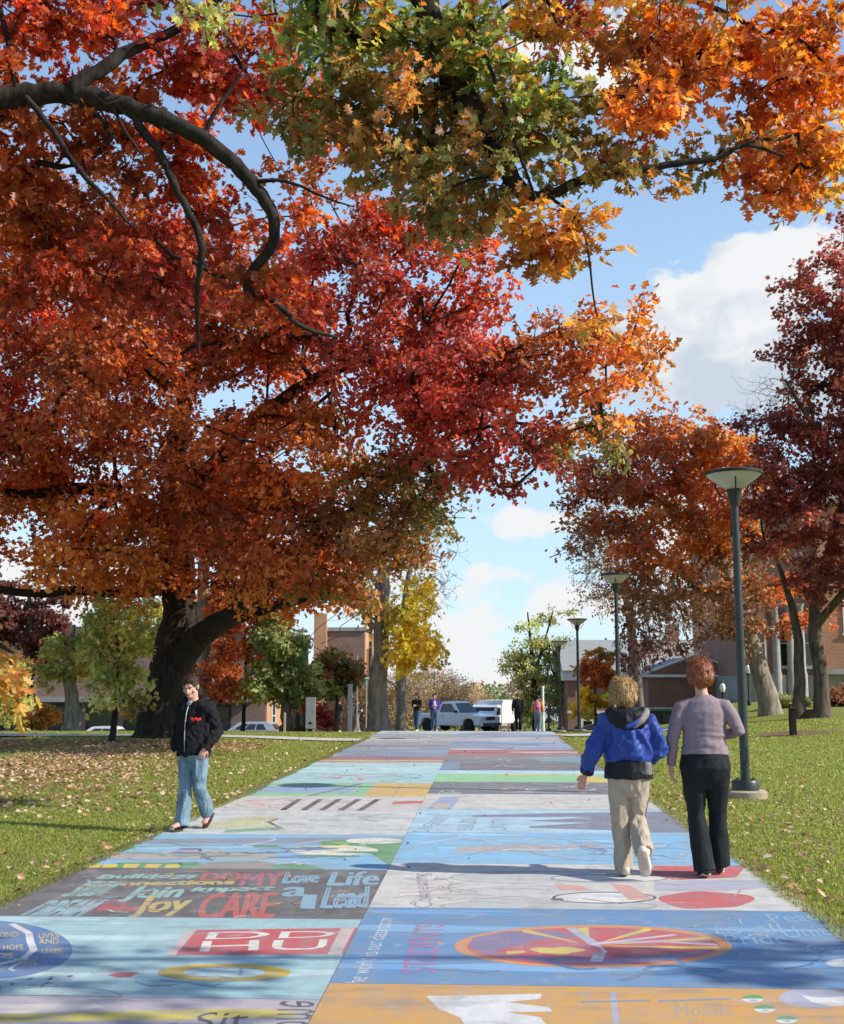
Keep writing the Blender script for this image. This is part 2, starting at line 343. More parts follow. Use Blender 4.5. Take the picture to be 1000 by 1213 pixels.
# leaf hues (base colour of the leaf itself), several per palette
PAL = dict(
 crimson=[(.40, .03, .025), (.50, .06, .03), (.32, .03, .025), (.58, .12, .04), (.40, .08, .03)],
 red=[(.48, .05, .015), (.58, .10, .02), (.36, .03, .015), (.55, .14, .03), (.25, .02, .012)],
 rust=[(.50, .13, .022), (.40, .085, .018), (.58, .18, .035), (.32, .06, .016), (.46, .07, .02)],
 orange=[(.66, .21, .03), (.72, .29, .045), (.56, .14, .022), (.68, .17, .03), (.45, .10, .02)],
 gold=[(.68, .30, .035), (.62, .36, .05), (.56, .20, .03), (.42, .30, .05), (.66, .24, .04)],
 olive=[(.30, .21, .04), (.42, .18, .035), (.19, .19, .04), (.52, .22, .04), (.16, .17, .035)],
 greeny=[(.22, .28, .04), (.14, .21, .03), (.40, .36, .05), (.42, .22, .03), (.50, .18, .03), (.22, .25, .04)],
 green=[(.26, .31, .08), (.18, .24, .06), (.36, .36, .10), (.44, .38, .10), (.12, .17, .04)],
 yellow=[(.82, .62, .10), (.80, .54, .07), (.84, .68, .16), (.72, .46, .06)],
 maroon=[(.17, .04, .035), (.12, .025, .025), (.23, .07, .05), (.30, .08, .05)],
 dkred=[(.30, .045, .03), (.22, .03, .025), (.36, .07, .035), (.44, .11, .04)],
 brown=[(.30, .13, .045), (.24, .10, .04), (.36, .17, .06), (.20, .08, .03), (.44, .16, .04)],
 tan=[(.42, .31, .18), (.34, .25, .15), (.46, .34, .17), (.3, .2, .12)],
 lime=[(.42, .42, .09), (.34, .37, .08), (.54, .48, .12), (.58, .38, .08), (.22, .26, .05)])
def foliage_targets(E, n):
    vol = np.array([(e['n'] or np.prod(e['r'])**.8*e.get('w', 1)) for e in E]); cnt = np.maximum(1, np.round(vol/vol.sum()*n).astype(int)); out = []; pal = []
    for e, c in zip(E, cnt):
        d = norm(rng.normal(size=(c, 3))); rad = rng.uniform(.25, 1, c)**(1/2.2); q = e['c']+d*rad[:, None]*e['r']; out.append(q); pal += [e['pal']]*c
    return np.concatenate(out), pal
for _k in PAL: PAL[_k] = [tuple(np.array(c)*.86+np.array((.040, .034, .027))+.07*np.mean(c)) for c in PAL[_k]]
PAL['yellow'] = [(.85, .60, .08), (.80, .52, .06), (.85, .66, .16), (.74, .46, .06)]
def make_tree(name, label, cat, loc, limbs, E, nclump, twigs, nleaf, leaf, tpl, bark='bark', tip=.006, twl=.9, minh=0, step=.5, spread=.14, group=None, kind=None, rmin=0, ang=.8, flat=.45, wig=.1, hue=.16, sag=0, matl='leaf', droop=.25, spurs=0, spl=1.0):
    root = thing(name, label, cat, loc, 0, group); loc = np.array(loc, float)
    T = Tree(limbs, step); 
    C, pal = foliage_targets(E, nclump); C[:, 2] = np.maximum(C[:, 2], loc[2]+.25)
    T.grow(C, step, wig, minh, ang, sag)
    if spurs:
        big = [i for i in range(len(T.p)) if T.fix[i] > .012 and T.p[i][2] > minh]; ks = rng.choice(big, spurs); tg = []
        for i in ks: d = norm(np.cross(T.dir[i], rng.normal(size=3))+.35*T.dir[i]+np.array((0, 0, -.15))); tg.append(T.p[i]+d*spl*rng.uniform(.35, 1.3))
        T.grow(np.array(tg), spl*.16, .28, minh, .3)
    n0 = len(T.p)
    # twigs
    tw = []; tp = []
    for c, pl in zip(C, pal):
        tone = rng.normal(0, 1)
        for _ in range(twigs):
            d = rng.normal(size=3); d[2] = d[2]*flat+.05; d = norm(d); tw.append(c+d*twl*rng.uniform(.5, 1.1)); tp.append((pl, tone))
    a = np.array(T.p); tips = T.grow(np.array(tw), twl/3, .12, minh, .5)
    order = None
    T.radii(tip); V, Lp, tot = T.tubes(rmin)
    tr = link('trunk', mesh_np('trunk', V-loc, Lp, tot, smooth=True), M[bark], root)
    if nleaf:
        A = np.array(T.p); par = np.array(T.par); idx = np.arange(n0, len(A)); ip = par[idx]
        # which clump each twig node belongs to -> hue
        from mathutils.kdtree import KDTree
        kd = KDTree(len(C)); [kd.insert(Vector(c), i) for i, c in enumerate(C)]; kd.balance()
        own = np.array([kd.find(Vector(A[i]))[1] for i in idx]); tone = rng.normal(0, 1, len(C)); tone2 = rng.normal(0, 1, len(C))
        k = rng.integers(0, len(idx), nleaf); u = rng.uniform(0, 1, (nleaf, 1)); pos = A[ip[k]]*(1-u)+A[idx[k]]*u
        pos = pos+rng.normal(0, spread, (nleaf, 3))*np.array((1, 1, .7))
        dr = norm(A[idx[k]]-A[ip[k]])+rng.normal(0, .7, (nleaf, 3)); dr[:, 2] -= droop
        nr = rng.normal(0, .6, (nleaf, 3)); nr[:, 2] += .85; nr[:, 1] -= .25
        cols = np.zeros((nleaf, 3)); names = sorted(set(pal)); pid = np.array([names.index(q) for q in pal])[own[k]]
        for j, nm in enumerate(names):
            pp = np.array(PAL[nm]); m_ = np.where(pid == j)[0]; fav = (np.abs(tone*2).astype(int) % len(pp))[own[k[m_]]]
            ch = np.where(rng.random(len(m_)) < .55, fav, rng.integers(0, len(pp), len(m_))); cols[m_] = pp[ch]
        cols *= np.exp(rng.normal(0, hue, (nleaf, 1))+.24*tone2[own[k]][:, None]); cols = np.clip(cols, 0, .85)
        sz = leaf*rng.uniform(.5, 1.35, nleaf)
        cr = link('crown', leaf_mesh('crown', pos-loc, dr, nr, sz, cols, tpl), M[matl], root)
    return root
# ------------------------------------------------------------------ ground
def grid(xs, ys, dz=0):
    V = [(x, y, gz(x, y)+dz) for y in ys for x in xs]; nx = len(xs)
    F = [(j*nx+i, j*nx+i+1, (j+1)*nx+i+1, (j+1)*nx+i) for j in range(len(ys)-1) for i in range(nx-1)]
    return V, F
def lawnmat():
    m, n, l, b = newmat('lawn'); t = n.new('ShaderNodeTexCoord')
    def ns(sc, d, r): q = n.new('ShaderNodeTexNoise'); q.inputs['Scale'].default_value = sc; q.inputs['Detail'].default_value = d; q.inputs['Roughness'].default_value = r; l.new(t.outputs['Object'], q.inputs['Vector']); return q.outputs[0]
    r1 = n.new('ShaderNodeValToRGB'); l.new(ns(.35, 5, .6), r1.inputs[0])
    e = r1.color_ramp.elements; e[0].position = .32; e[0].color = (.25, .28, .065, 1); e[1].position = .66; e[1].color = (.29, .31, .085, 1)
    r2 = n.new('ShaderNodeValToRGB'); l.new(ns(28, 8, .75), r2.inputs[0]); e = r2.color_ramp.elements; e[0].position = .35; e[0].color = (.45, .5, .4, 1); e[1].position = .7; e[1].color = (1.45, 1.4, 1.25, 1)
    x = n.new('ShaderNodeMix'); x.data_type = 'RGBA'; x.blend_type = 'MULTIPLY'; x.inputs[0].default_value = 1; l.new(r1.outputs[0], x.inputs[6]); l.new(r2.outputs[0], x.inputs[7])
    l.new(x.outputs[2], b.inputs['Base Color']); b.inputs['Roughness'].default_value = .95; b.inputs['Specular IOR Level'].default_value = .15
    bp = n.new('ShaderNodeBump'); bp.inputs['Strength'].default_value = .9; bp.inputs['Distance'].default_value = .06; l.new(ns(60, 6, .7), bp.inputs['Height']); l.new(bp.outputs[0], b.inputs['Normal']); return m
M['lawn'] = lawnmat()
xs = list(np.arange(-40, 40.1, .8)); xs = [-900, -500, -300, -180, -110, -70, -50]+xs+[50, 70, 110, 180, 300, 500, 900]
ys = list(np.arange(-12, 60, .7))+list(np.arange(60, 130, 2.5))+[140, 160, 190, 230, 280, 340, 450, 700, 1200]
ys = [-300, -100, -40]+ys
V_, F_q = grid(xs, ys)
me = bpy.data.meshes.new('ground'); me.from_pydata(V_, [], F_q); g = link('ground', me, M['lawn'], smooth=True); tag(g, kind='structure')
# painted concrete of the promenade: colour comes from the paint laid on, worn by noise
def paintmat():
    m, n, l, b = newmat('street_paint'); t = n.new('ShaderNodeTexCoord'); a = n.new('ShaderNodeAttribute'); a.attribute_name = 'col'
    def ns(sc, d, r, st=(1, 1, 1)):
        mp = n.new('ShaderNodeMapping'); mp.inputs['Scale'].default_value = st; l.new(t.outputs['Object'], mp.inputs[0])
        q = n.new('ShaderNodeTexNoise'); q.inputs['Scale'].default_value = sc; q.inputs['Detail'].default_value = d; q.inputs['Roughness'].default_value = r; l.new(mp.outputs[0], q.inputs['Vector']); return q.outputs[0]
    def mrr(x, *v):
        q = n.new('ShaderNodeMapRange'); l.new(x, q.inputs[0])
        for i, k in enumerate(v): q.inputs[i+1].default_value = k
        return q.outputs[0]
    def mixc(f, c1, c2, bt='MIX'):
        x = n.new('ShaderNodeMix'); x.data_type = 'RGBA'; x.blend_type = bt
        (l.new(f, x.inputs[0]) if not isinstance(f, float) else setattr(x.inputs[0], 'default_value', f))
        for c, i in ((c1, 6), (c2, 7)):
            if isinstance(c, tuple): x.inputs[i].default_value = c
            else: l.new(c, x.inputs[i])
        return x.outputs[2]
    c = mixc(mrr(ns(1.7, 6, .65), .30, .72, .04, .40), a.outputs['Color'], (.30, .30, .295, 1))            # uneven, faded coats
    c = mixc(mrr(ns(9, 5, .6, (1, .35, 1)), .42, .72, 0, .38), c, (.27, .27, .28, 1))              # brush marks
    c = mixc(mrr(ns(160, 3, .7), .60, .74, 0, .5), c, (.22, .21, .20, 1))                          # pits of the concrete
    c = mixc(mrr(ns(5, 8, .75), .57, .68, 0, .7), c, (.38, .36, .33, 1))                          # worn through to concrete
    c = mixc(mrr(ns(3.2, 7, .7, (.5, 1.6, 1)), .52, .66, 0, .45), c, (.19, .19, .20, 1))                      # grime trodden into the paint
    c = mixc(mrr(ns(34, 4, .6), .70, .76, 0, .55), c, (.10, .09, .08, 1))
    l.new(c, b.inputs['Base Color']); b.inputs['Roughness'].default_value = .62; b.inputs['Specular IOR Level'].default_value = .35
    bp = n.new('ShaderNodeBump'); bp.inputs['Strength'].default_value = .35; bp.inputs['Distance'].default_value = .008; l.new(ns(120, 4, .6), bp.inputs['Height']); l.new(bp.outputs[0], b.inputs['Normal']); return m
M['paint'] = paintmat(); M['slab'] = mat('bare_concrete', (.50, .49, .46), .85, var=.12, scale=5, bump=.3, dirt=.25)
HP = .03
def strip(name, xs_, ys_, h=.03, m='slab', dx=None):
    V, F = grid(xs_, ys_, h)
    me = bpy.data.meshes.new(name); me.from_pydata(V, [], F)
    bm = bmesh.new(); bm.from_mesh(me); r = bmesh.ops.extrude_face_region(bm, geom=list(bm.edges)) if False else None
    ed = [e for e in bm.edges if e.is_boundary]; ex = bmesh.ops.extrude_edge_only(bm, edges=ed)
    for v in ex['geom']:
        if isinstance(v, bmesh.types.BMVert): v.co.z -= .15
    bmesh.ops.recalc_face_normals(bm, faces=bm.faces); bm.to_mesh(me); bm.free()
    return tag(link(name, me, M[m]), kind='structure')
path = strip('path', [PL, (PL+PD)/2, PD, (PD+PR)/2, PR], list(np.arange(-6, 41, 1.0))+list(np.arange(41, 66, 1.0)), HP)
# side paths leaving the promenade, left and right, and the street behind the crest
def skew(name, pts, w, h=.02, m='slab'):
    mb = MB(); k = len(pts)
    V = []; F = []
    for i, (x, y) in enumerate(pts):
        a = pts[max(i-1, 0)]; b = pts[min(i+1, k-1)]; t = Vector((b[0]-a[0], b[1]-a[1])).normalized(); nx, ny = -t.y*w/2, t.x*w/2
        for s_ in (-1, 1): X, Y = x+nx*s_, y+ny*s_; V.append((X, Y, gz(X, Y)+h))
    F = [(2*i, 2*i+1, 2*i+3, 2*i+2) for i in range(k-1)]
    mb.add(V, F); return tag(mb.build(name, M[m]), kind='structure')
skew('side_path', [(x, 34.4+.03*(-x)) for x in np.arange(-3.5, -60, -1.0)], 1.5, .035)
skew('side_path', [(x, 37.2+.10*x+.35*(x-2)**1.5) for x in np.arange(2.35, 9, .6)], 1.3, .045)
M['asphalt'] = mat('asphalt', (.07, .07, .072), .9, var=.2, scale=3, bump=.4)
V, F = grid(list(np.arange(-70, 71, 4.0)), list(np.arange(69, 93, 3.0)), .03)
mb = MB(); mb.add(V, F); tag(mb.build('street', M['asphalt']), kind='structure')
M['mulch'] = mat('mulch', (.20, .105, .055), .95, var=.4, scale=14, bump=.8)
def disc(name, cx, cy, r, m, h=.03):
    mb = MB(); n = 28; V = [(cx, cy, gz(cx, cy)+h+.01)]
    for i in range(n):
        a = 2*math.pi*i/n; rr = r*(1+.12*math.sin(3*a+cx)+.06*math.sin(7*a)); x, y = cx+rr*math.cos(a), cy+rr*math.sin(a); V.append((x, y, gz(x, y)+h-.02))
    mb.add(V, [(0, i+1, (i+1) % n+1) for i in range(n)]); return tag(mb.build(name, M[m]), kind='structure')
# ------------------------------------------------------------------ the mural
def g2(u, v):
    d = ray(u, v); t = (HP-CAMH)/d[2]; return float(d[0]*t), float(d[1]*t)
_fonts = {}
def text_geo(s, shear=0.0, off=0.0, dense=False):
    k = (s, shear, off)
    if k in _fonts: return _fonts[k]
    cu = bpy.data.curves.new('lettering', 'FONT'); cu.body = s; cu.resolution_u = 3; cu.shear = shear; cu.offset = off
    o = bpy.data.objects.new('lettering', cu); COL.objects.link(o); dg = bpy.context.evaluated_depsgraph_get(); dg.update()
    me = o.evaluated_get(dg).to_mesh(); v = np.array([q.co[:2] for q in me.vertices]); f = [tuple(p.vertices) for p in me.polygons]
    o.evaluated_get(dg).to_mesh_clear(); bpy.data.objects.remove(o); bpy.data.curves.remove(cu)
    mn = v.min(0); mx_ = v.max(0); v = (v-mn)/(mx_-mn); _fonts[k] = (v, f); return _fonts[k]
class Panel:
    def __init__(s, x0, x1, y0, y1, col, label=None):
        s.V = []; s.F = []; s.C = []; s.lay = 0; s.box = (x0, x1, y0, y1)
        e = .002; s.quad([(x0+e, y0+e), (x1-e, y0+e), (x1-e, y1-e), (x0+e, y1-e)], col, 0); s.label = label
    def add(s, pts, faces, col, lay):
        x0, x1, y0, y1 = s.box; k = len(s.V)
        for (x, y) in pts: s.V.append((min(max(x, x0+.002), x1-.002), min(max(y, y0+.002), y1-.002), HP+.004+.00003*lay))
        s.F += [tuple(k+i for i in f) for f in faces]; s.C += [col]*len(pts)
    def quad(s, pts, col, lay): s.add(pts, [tuple(range(len(pts)))], col, lay)
    def nl(s): s.lay += 1; return s.lay
    def px(s, pts, col): s.quad([g2(*p) for p in pts], col, s.nl()); return s
    def area(s, pts, col): s.quad(pts, col, s.nl()); return s
    def oval(s, u, v, ru, rv, col, a0=0, a1=360, hole=0, wob=0):
        n = 40; A = [math.radians(a0+(a1-a0)*i/n) for i in range(n+1)]; L_ = s.nl()
        f = lambda a, k: g2(u+ru*k*math.cos(a)*(1+wob*math.sin(3*a+u)), v-rv*k*math.sin(a)*(1+wob*math.sin(5*a+v)))
        if hole: s.add([f(a, 1) for a in A]+[f(a, hole) for a in A], [(i, i+1, n+2+i, n+1+i) for i in range(n)], col, L_)
        else: s.quad([f(a, 1) for a in A[:n if a1-a0 >= 360 else n+1]], col, L_)
        return s
    def line(s, pts, w, col, world=False):
        Q = [Vector(p if world else g2(*p)) for p in pts]; V = []
        for i, q in enumerate(Q):
            t = (Q[min(i+1, len(Q)-1)]-Q[max(i-1, 0)]); t = t.normalized() if t.length > 0 else Vector((1, 0)); nn = Vector((-t.y, t.x))*w/2; V += [tuple(q-nn), tuple(q+nn)]
        s.add(V, [(2*i, 2*i+1, 2*i+3, 2*i+2) for i in range(len(Q)-1)], col, s.nl()); return s
    def text(s, t, O, A, B, col, shear=0, off=.01, wav=0, bold=1):
        v, f = text_geo(t, shear, 0); O, A, B = (np.array(g2(*q)) for q in (O, A, B)); L_ = s.nl()
        v = v+np.array([[mnoise.noise((a*7+O[0]*9, b_*2.2, 1))*.018, mnoise.noise((a*9, b_*2.5, O[1]*7))*.055] for a, b_ in v]); q = O+v[:, :1]*(A-O)+(v[:, 1:]+wav*np.sin(v[:, :1]*9))*(B-O)
        for k_ in range(bold): s.add([tuple(r+np.array(((-.012, 0), (.010, .012), (.014, -.012))[k_])*.9*(bold > 1)) for r in q], f, col, L_ if k_ == 0 else s.nl())
        return s
    def scrib(s, n, cols, w=(.02, .05), ln=(.15, .6), area=None, seed=0, horiz=.3):
        r = np.random.default_rng(seed+len(s.V)); x0, x1, y0, y1 = area or s.box
        for _ in range(n):
            c = cols[r.integers(len(cols))]; p = np.array((r.uniform(x0, x1), r.uniform(y0, y1))); a = r.normal(0, horiz)+(math.pi if r.random() < .5 else 0); pts = [p]
            st = r.uniform(*ln)/6
            for _ in range(6): a += r.normal(0, .5); p = p+st*np.array((math.cos(a), math.sin(a))); pts.append(p)
            X0, X1, Y0, Y1 = s.box
            if all(X0+.1 < q[0] < X1-.1 and Y0+.1 < q[1] < Y1-.1 for q in pts): s.line(pts, r.uniform(*w), c, True)
        return s
    def blob(s, n, cols, size=(.1, .4), area=None, seed=0, flat=.5):
        r = np.random.default_rng(seed+17+len(s.V)); x0, x1, y0, y1 = area or s.box
        for _ in range(n):
            c = cols[r.integers(len(cols))]; cx, cy = r.uniform(x0, x1), r.uniform(y0, y1); R = r.uniform(*size); ph = r.uniform(0, 6)
            s.quad([(cx+R*math.cos(a)*(1+.25*math.sin(2*a+ph)), cy+R*flat*math.sin(a)*(1+.25*math.sin(3*a+ph))) for a in np.arange(0, 6.28, .35)], c, s.nl())
        return s
    def done(s, name='mural_panel'):
        me = bpy.data.meshes.new(name); me.from_pydata(s.V, [], s.F); a = me.color_attributes.new('col', 'FLOAT_COLOR', 'POINT')
        a.data.foreach_set('color', np.array([(*c, 1) for c in s.C], np.float32).ravel())
        o = link(name, me, M['paint'], path); 
        if s.label: o['label'] = s.label
        return o
K = dict(cream=(.60, .57, .52), white=(.70, .69, .67), dark=(.10, .09, .085), grey=(.30, .30, .32), teal=(.28, .58, .50), aqua=(.32, .53, .55), sky=(.20, .46, .68), blue=(.09, .24, .44), navy=(.05, .13, .30), red=(.56, .07, .07), pink=(.55, .13, .18), yel=(.68, .50, .07), org=(.60, .30, .05), green=(.08, .30, .09), lgreen=(.26, .58, .26), black=(.03, .03, .035), mauve=(.46, .40, .45), purple=(.20, .14, .28), tan=(.50, .40, .30), lav=(.42, .41, .50), pale=(.56, .60, .58), slate=(.20, .26, .36), maroon=(.28, .05, .05))
# right column, near to far
p = Panel(PD, PR, 4.2, 6.53, K['org'], 'orange painted square with a white splash')
p.px([(505, 1181), (560, 1180), (642, 1178), (640, 1184), (600, 1188), (650, 1194), (655, 1199), (600, 1200), (640, 1206), (650, 1218), (555, 1222), (545, 1206), (520, 1196)], K['white'])
p.line([(726, 1176), (732, 1230)], .03, K['lav']).text('Mosaic', (800, 1206), (868, 1204), (800, 1190), (.36, .30, .22)).text('Class', (815, 1222), (870, 1220), (812, 1210), (.36, .30, .22))
p.oval(965, 1183, 42, 12, K['lav']).px([(950, 1180), (970, 1183), (1010, 1181), (1012, 1192), (985, 1193), (962, 1188)], K['white'])
for (a, b) in ((892, 1184), (906, 1196), (932, 1209)): p.oval(a, b, 13, 4.6, K['white']).oval(a, b, 13, 4.6, K['green'], 0, 180).text('ok', (a-4, b+3), (a+5, b+3), (a-4, b+.4), K['black'])
p.px([(688, 1187), (770, 1185), (770, 1187), (688, 1189)], K['slate']).px([(780, 1186), (864, 1183), (864, 1185), (780, 1188)], K['slate']).done()
p = Panel(PD, PR, 6.53, 8.69, K['blue'], 'blue painted square with a round fiery emblem')
p.blob(16, [(.13, .33, .60), (.08, .23, .46), (.17, .40, .66)], (.3, .9), flat=.12)
p.oval(703, 1122, 165, 25.5, (.62, .24, .06)).oval(703, 1122, 150, 22.5, (.50, .07, .08))
p.px([(560, 1112), (600, 1104), (660, 1104), (690, 1110), (640, 1114), (600, 1124), (580, 1132), (556, 1122)], K['purple']).px([(580, 1132), (640, 1140), (730, 1143), (800, 1138), (846, 1126), (800, 1131), (720, 1137), (640, 1134)], K['purple'])
for a, b in (((700, 1121), (620, 1103)), ((700, 1121), (690, 1100)), ((700, 1121), (770, 1101)), ((700, 1121), (842, 1112)), ((700, 1121), (852, 1124)), ((700, 1121), (600, 1130))):
    c = Vector(b)-Vector(a); q = Vector((-c.y, c.x)).normalized()*3.2; p.px([a, (b[0]+q.x*2.4, b[1]+q.y*.6), (b[0]-q.x*2.4, b[1]-q.y*.6)], K['yel'] if (b[0]//10) % 2 else (.60, .42, .10))
p.line([(676, 1100), (700, 1116), (712, 1128), (706, 1140)], .07, K['lav']).line([(700, 1118), (780, 1116), (850, 1120)], .05, K['lav']).line([(620, 1128), (700, 1120), (800, 1108)], .04, (.6, .5, .55))
p.oval(670, 1126, 46, 8, (.46, .10, .12), wob=.1).oval(660, 1127, 30, 4, K['yel'], wob=.2)
p.text('the world is our classroom', (431, 1170), (466, 1089), (406, 1170), (.58, .64, .70), off=.004).text('STUDENTS', (516, 1154), (527, 1095), (474, 1154), (.40, .12, .30), off=.008)
p.text('to all', (845, 1108), (928, 1106), (842, 1096), (.24, .38, .52)).text('Pride', (862, 1120), (936, 1119), (856, 1108), (.24, .38, .52)).text('Peace', (918, 1094), (990, 1091), (905, 1084), (.24, .38, .52)).text('Unity', (936, 1116), (1004, 1112), (922, 1100), (.24, .38, .52)).text('Grace', (962, 1132), (1040, 1130), (950, 1120), (.22, .36, .5))
p.oval(1000, 1142, 22, 5, K['white']).scrib(16, [(.09, .24, .46), (.12, .28, .48), (.05, .16, .36)], (.02, .05), (.3, .9), area=(-.7, 2.2, 6.6, 7.0), horiz=.12).scrib(24, [(.35, .45, .55)], (.008, .014), (.05, .15), area=(1.3, 2.2, 7.0, 8.4), horiz=1.5).done()
p = Panel(PD, PR, 8.69, 10.8, K['cream'], 'cream painted square with grey and red shapes')
p.oval(478, 1081, 38, 5, K['mauve'], 180, 360, .62).oval(505, 1040, 28, 4.5, K['mauve'], 180, 350, .55).text('Connecting', (520, 1076), (512, 1035), (490, 1076), (.3, .25, .3), off=.0)
p.oval(640, 1040, 108, 8, (.36, .37, .36)).oval(640, 1040, 104, 6.8, (.50, .51, .49)).oval(650, 1074, 130, 8, (.36, .37, .36)).oval(650, 1074, 125, 6.6, (.48, .49, .47)).px([(540, 1050), (740, 1044), (740, 1068), (560, 1068), (545, 1060)], (.55, .55, .52))
p.oval(716, 1064, 62, 7, K['black']).oval(716, 1064, 58, 6, K['white']).oval(722, 1041, 70, 5, (.2, .2, .2)).oval(722, 1041, 66, 4, K['white'])
p.px([(655, 1047), (690, 1050), (700, 1056), (665, 1055)], (.62, .32, .26)).px([(722, 1047), (745, 1049), (775, 1066), (745, 1067)], (.62, .32, .26)).oval(660, 1066, 8, 1.5, K['black']).line([(690, 1065), (735, 1071), (775, 1066)], .02, K['black'])
p.px([(775, 1026), (878, 1022), (872, 1040), (800, 1043), (765, 1036)], K['red']).oval(836, 1067, 56, 10, K['red'], wob=.08).px([(775, 1044), (900, 1043), (912, 1052), (860, 1056), (775, 1056)], K['lav']).px([(885, 1022), (980, 1021), (1010, 1048), (925, 1052), (900, 1040)], (.25, .42, .62))
p.oval(600, 1058, 60, 5, (.2, .2, .2), 20, 170, .96).oval(560, 1052, 30, 7, (.2, .2, .2), 90, 270, .95).scrib(26, [(.3, .3, .3), (.45, .43, .4), (.5, .3, .28)], (.010, .02), (.2, .8)).scrib(16, [(.2, .16, .22)], (.008, .014), (.04, .12), area=(-.55, -.25, 8.9, 10.6), horiz=2).done()
p = Panel(PD, PR, 10.8, 13.04, K['sky'], 'sky blue painted square with fine branching lines')
p.blob(10, [(.34, .62, .82), (.22, .48, .72)], (.3, .8), flat=.14).px([(540, 1004), (700, 1000), (730, 1003), (640, 1008), (540, 1010)], (.45, .38, .34))
p.scrib(16, [(.50, .66, .78), (.62, .72, .78)], (.02, .05), (.8, 2.2), horiz=.12).scrib(9, [(.12, .16, .24), (.3, .22, .2)], (.02, .035), (.6, 1.6), horiz=.15).scrib(40, [(.12, .36, .62), (.36, .58, .72), (.5, .44, .36), (.14, .2, .3)], (.012, .035), (.3, 1.4), horiz=.2).scrib(14, [(.2, .22, .4)], (.015, .03), (.15, .3), area=(.9, 1.7, 11.2, 12.3), horiz=1).done()
p = Panel(PD, PR, 13.04, 15.42, (.38, .58, .70), 'pale blue painted square with a slate skyline and lettering')
p.px([(560, 966), (640, 964), (700, 963), (830, 962), (838, 987), (740, 987), (740, 984.5), (626, 981), (628, 979), (700, 975), (620, 973), (700, 968), (560, 968.2)], (.17, .18, .25)).line([(610, 984.5), (690, 985.2)], .03, K['white']).line([(640, 971), (700, 970)], .03, K['white'])
p.text('DIVERSITY', (507, 986), (537, 966), (488, 986), (.16, .20, .34), off=.01).text('BUILDS', (560, 984), (566, 970), (540, 984), (.2, .24, .36)).text('UNITY', (600, 984), (604, 970), (578, 984), (.2, .24, .36)).scrib(12, [(.3, .3, .5), (.4, .4, .6)], (.02, .03), (.3, .8), area=(1.2, 2.2, 13.2, 15), horiz=.1).done()
p = Panel(PD, PR, 15.42, 17.53, (.58, .56, .50), 'cream painted square with a lavender border')
p.px([(504, 961.5), (522, 944.5), (546, 944.5), (534, 961.5)], (.30, .34, .55)).px([(512, 958), (517, 952), (534, 952), (530, 958)], K['tan']).scrib(14, [(.45, .44, .38), (.5, .4, .3)], (.01, .025), (.3, 1.2), horiz=.1).line([(534, 961), (900, 960.6)], .09, (.32, .36, .5)).done()
p = Panel(PD, PR, 17.53, 19.67, (.13, .135, .14), 'dark grey painted square with white and maroon script')
p.text('Our Past', (519, 943), (545, 943), (521, 937), (.55, .55, .52), .2).scrib(40, [(.58, .57, .54), (.35, .08, .09), (.5, .5, .5), (.3, .28, .27)], (.02, .05), (.3, .9), area=(-.2, 2.2, 17.7, 19.5), horiz=.25).done()
p = Panel(PD, PR, 19.67, 22.3, K['lgreen'], 'green painted square with yellow and pale blue bands')
x0, x1 = PD, PR
p.area([(x0, 21.5), (x1, 21.5), (x1, 22.3), (x0, 22.3)], (.45, .66, .76)).area([(.3, 21.2), (1.2, 21.2), (1.2, 21.5), (.3, 21.5)], K['yel']).area([(1.6, 19.7), (2.1, 19.7), (1.9, 21.4), (1.6, 21.4)], K['yel']).scrib(8, [(.5, .45, .3), (.2, .3, .2)], (.03, .05), (.6, 1.5), horiz=.08).done()
p = Panel(PD, PR, 22.3, 24.6, (.11, .11, .12), 'charcoal painted square with a yellow mark')
p.blob(14, [(.2, .17, .15), (.25, .13, .14), (.07, .08, .09)], (.2, .8), flat=.18).scrib(14, [(.4, .36, .34), (.3, .1, .1), (.5, .45, .2)], (.03, .07), (.3, 1)).area([(PD, 22.4), (PD+.35, 22.4), (PD+.35, 24.5), (PD, 24.5)], (.14, .24, .34)).done()
p = Panel(PD, PR, 24.6, 27.0, (.16, .16, .17), 'slate painted square with a teal corner')
p.area([(1.2, 24.7), (PR, 24.7), (PR, 26.9), (1.0, 26.9)], (.14, .28, .32)).blob(10, [(.24, .22, .2), (.12, .12, .13)], (.3, .8), flat=.2).scrib(10, [(.5, .48, .4)], (.03, .06), (.3, .9)).done()
rows = [(27.0, 29.3, (.30, .05, .05)), (29.3, 31.6, (.22, .27, .38)), (31.6, 33.9, (.17, .24, .40)), (33.9, 36.2, (.45, .40, .38)), (36.2, 38.5, (.16, .25, .36)), (38.5, 41, (.42, .47, .47))]
for i, (a, b, c) in enumerate(rows):
    p = Panel(PD, PR, a, b, c, ['maroon', 'slate blue', 'deep blue', 'beige', 'steel blue', 'pale grey'][i]+' painted square right of the divider'); p.blob(8, [tuple(np.clip(np.array(c)*k, 0, 1)) for k in (.6, 1.4, .85)]+[(.6, .6, .58), (.5, .1, .1)], (.3, 1.2), flat=.22, seed=i); p.scrib(6, [(.62, .6, .56), (.1, .1, .12), (.5, .1, .08)], (.05, .12), (.6, 2), seed=i, horiz=.1).done()
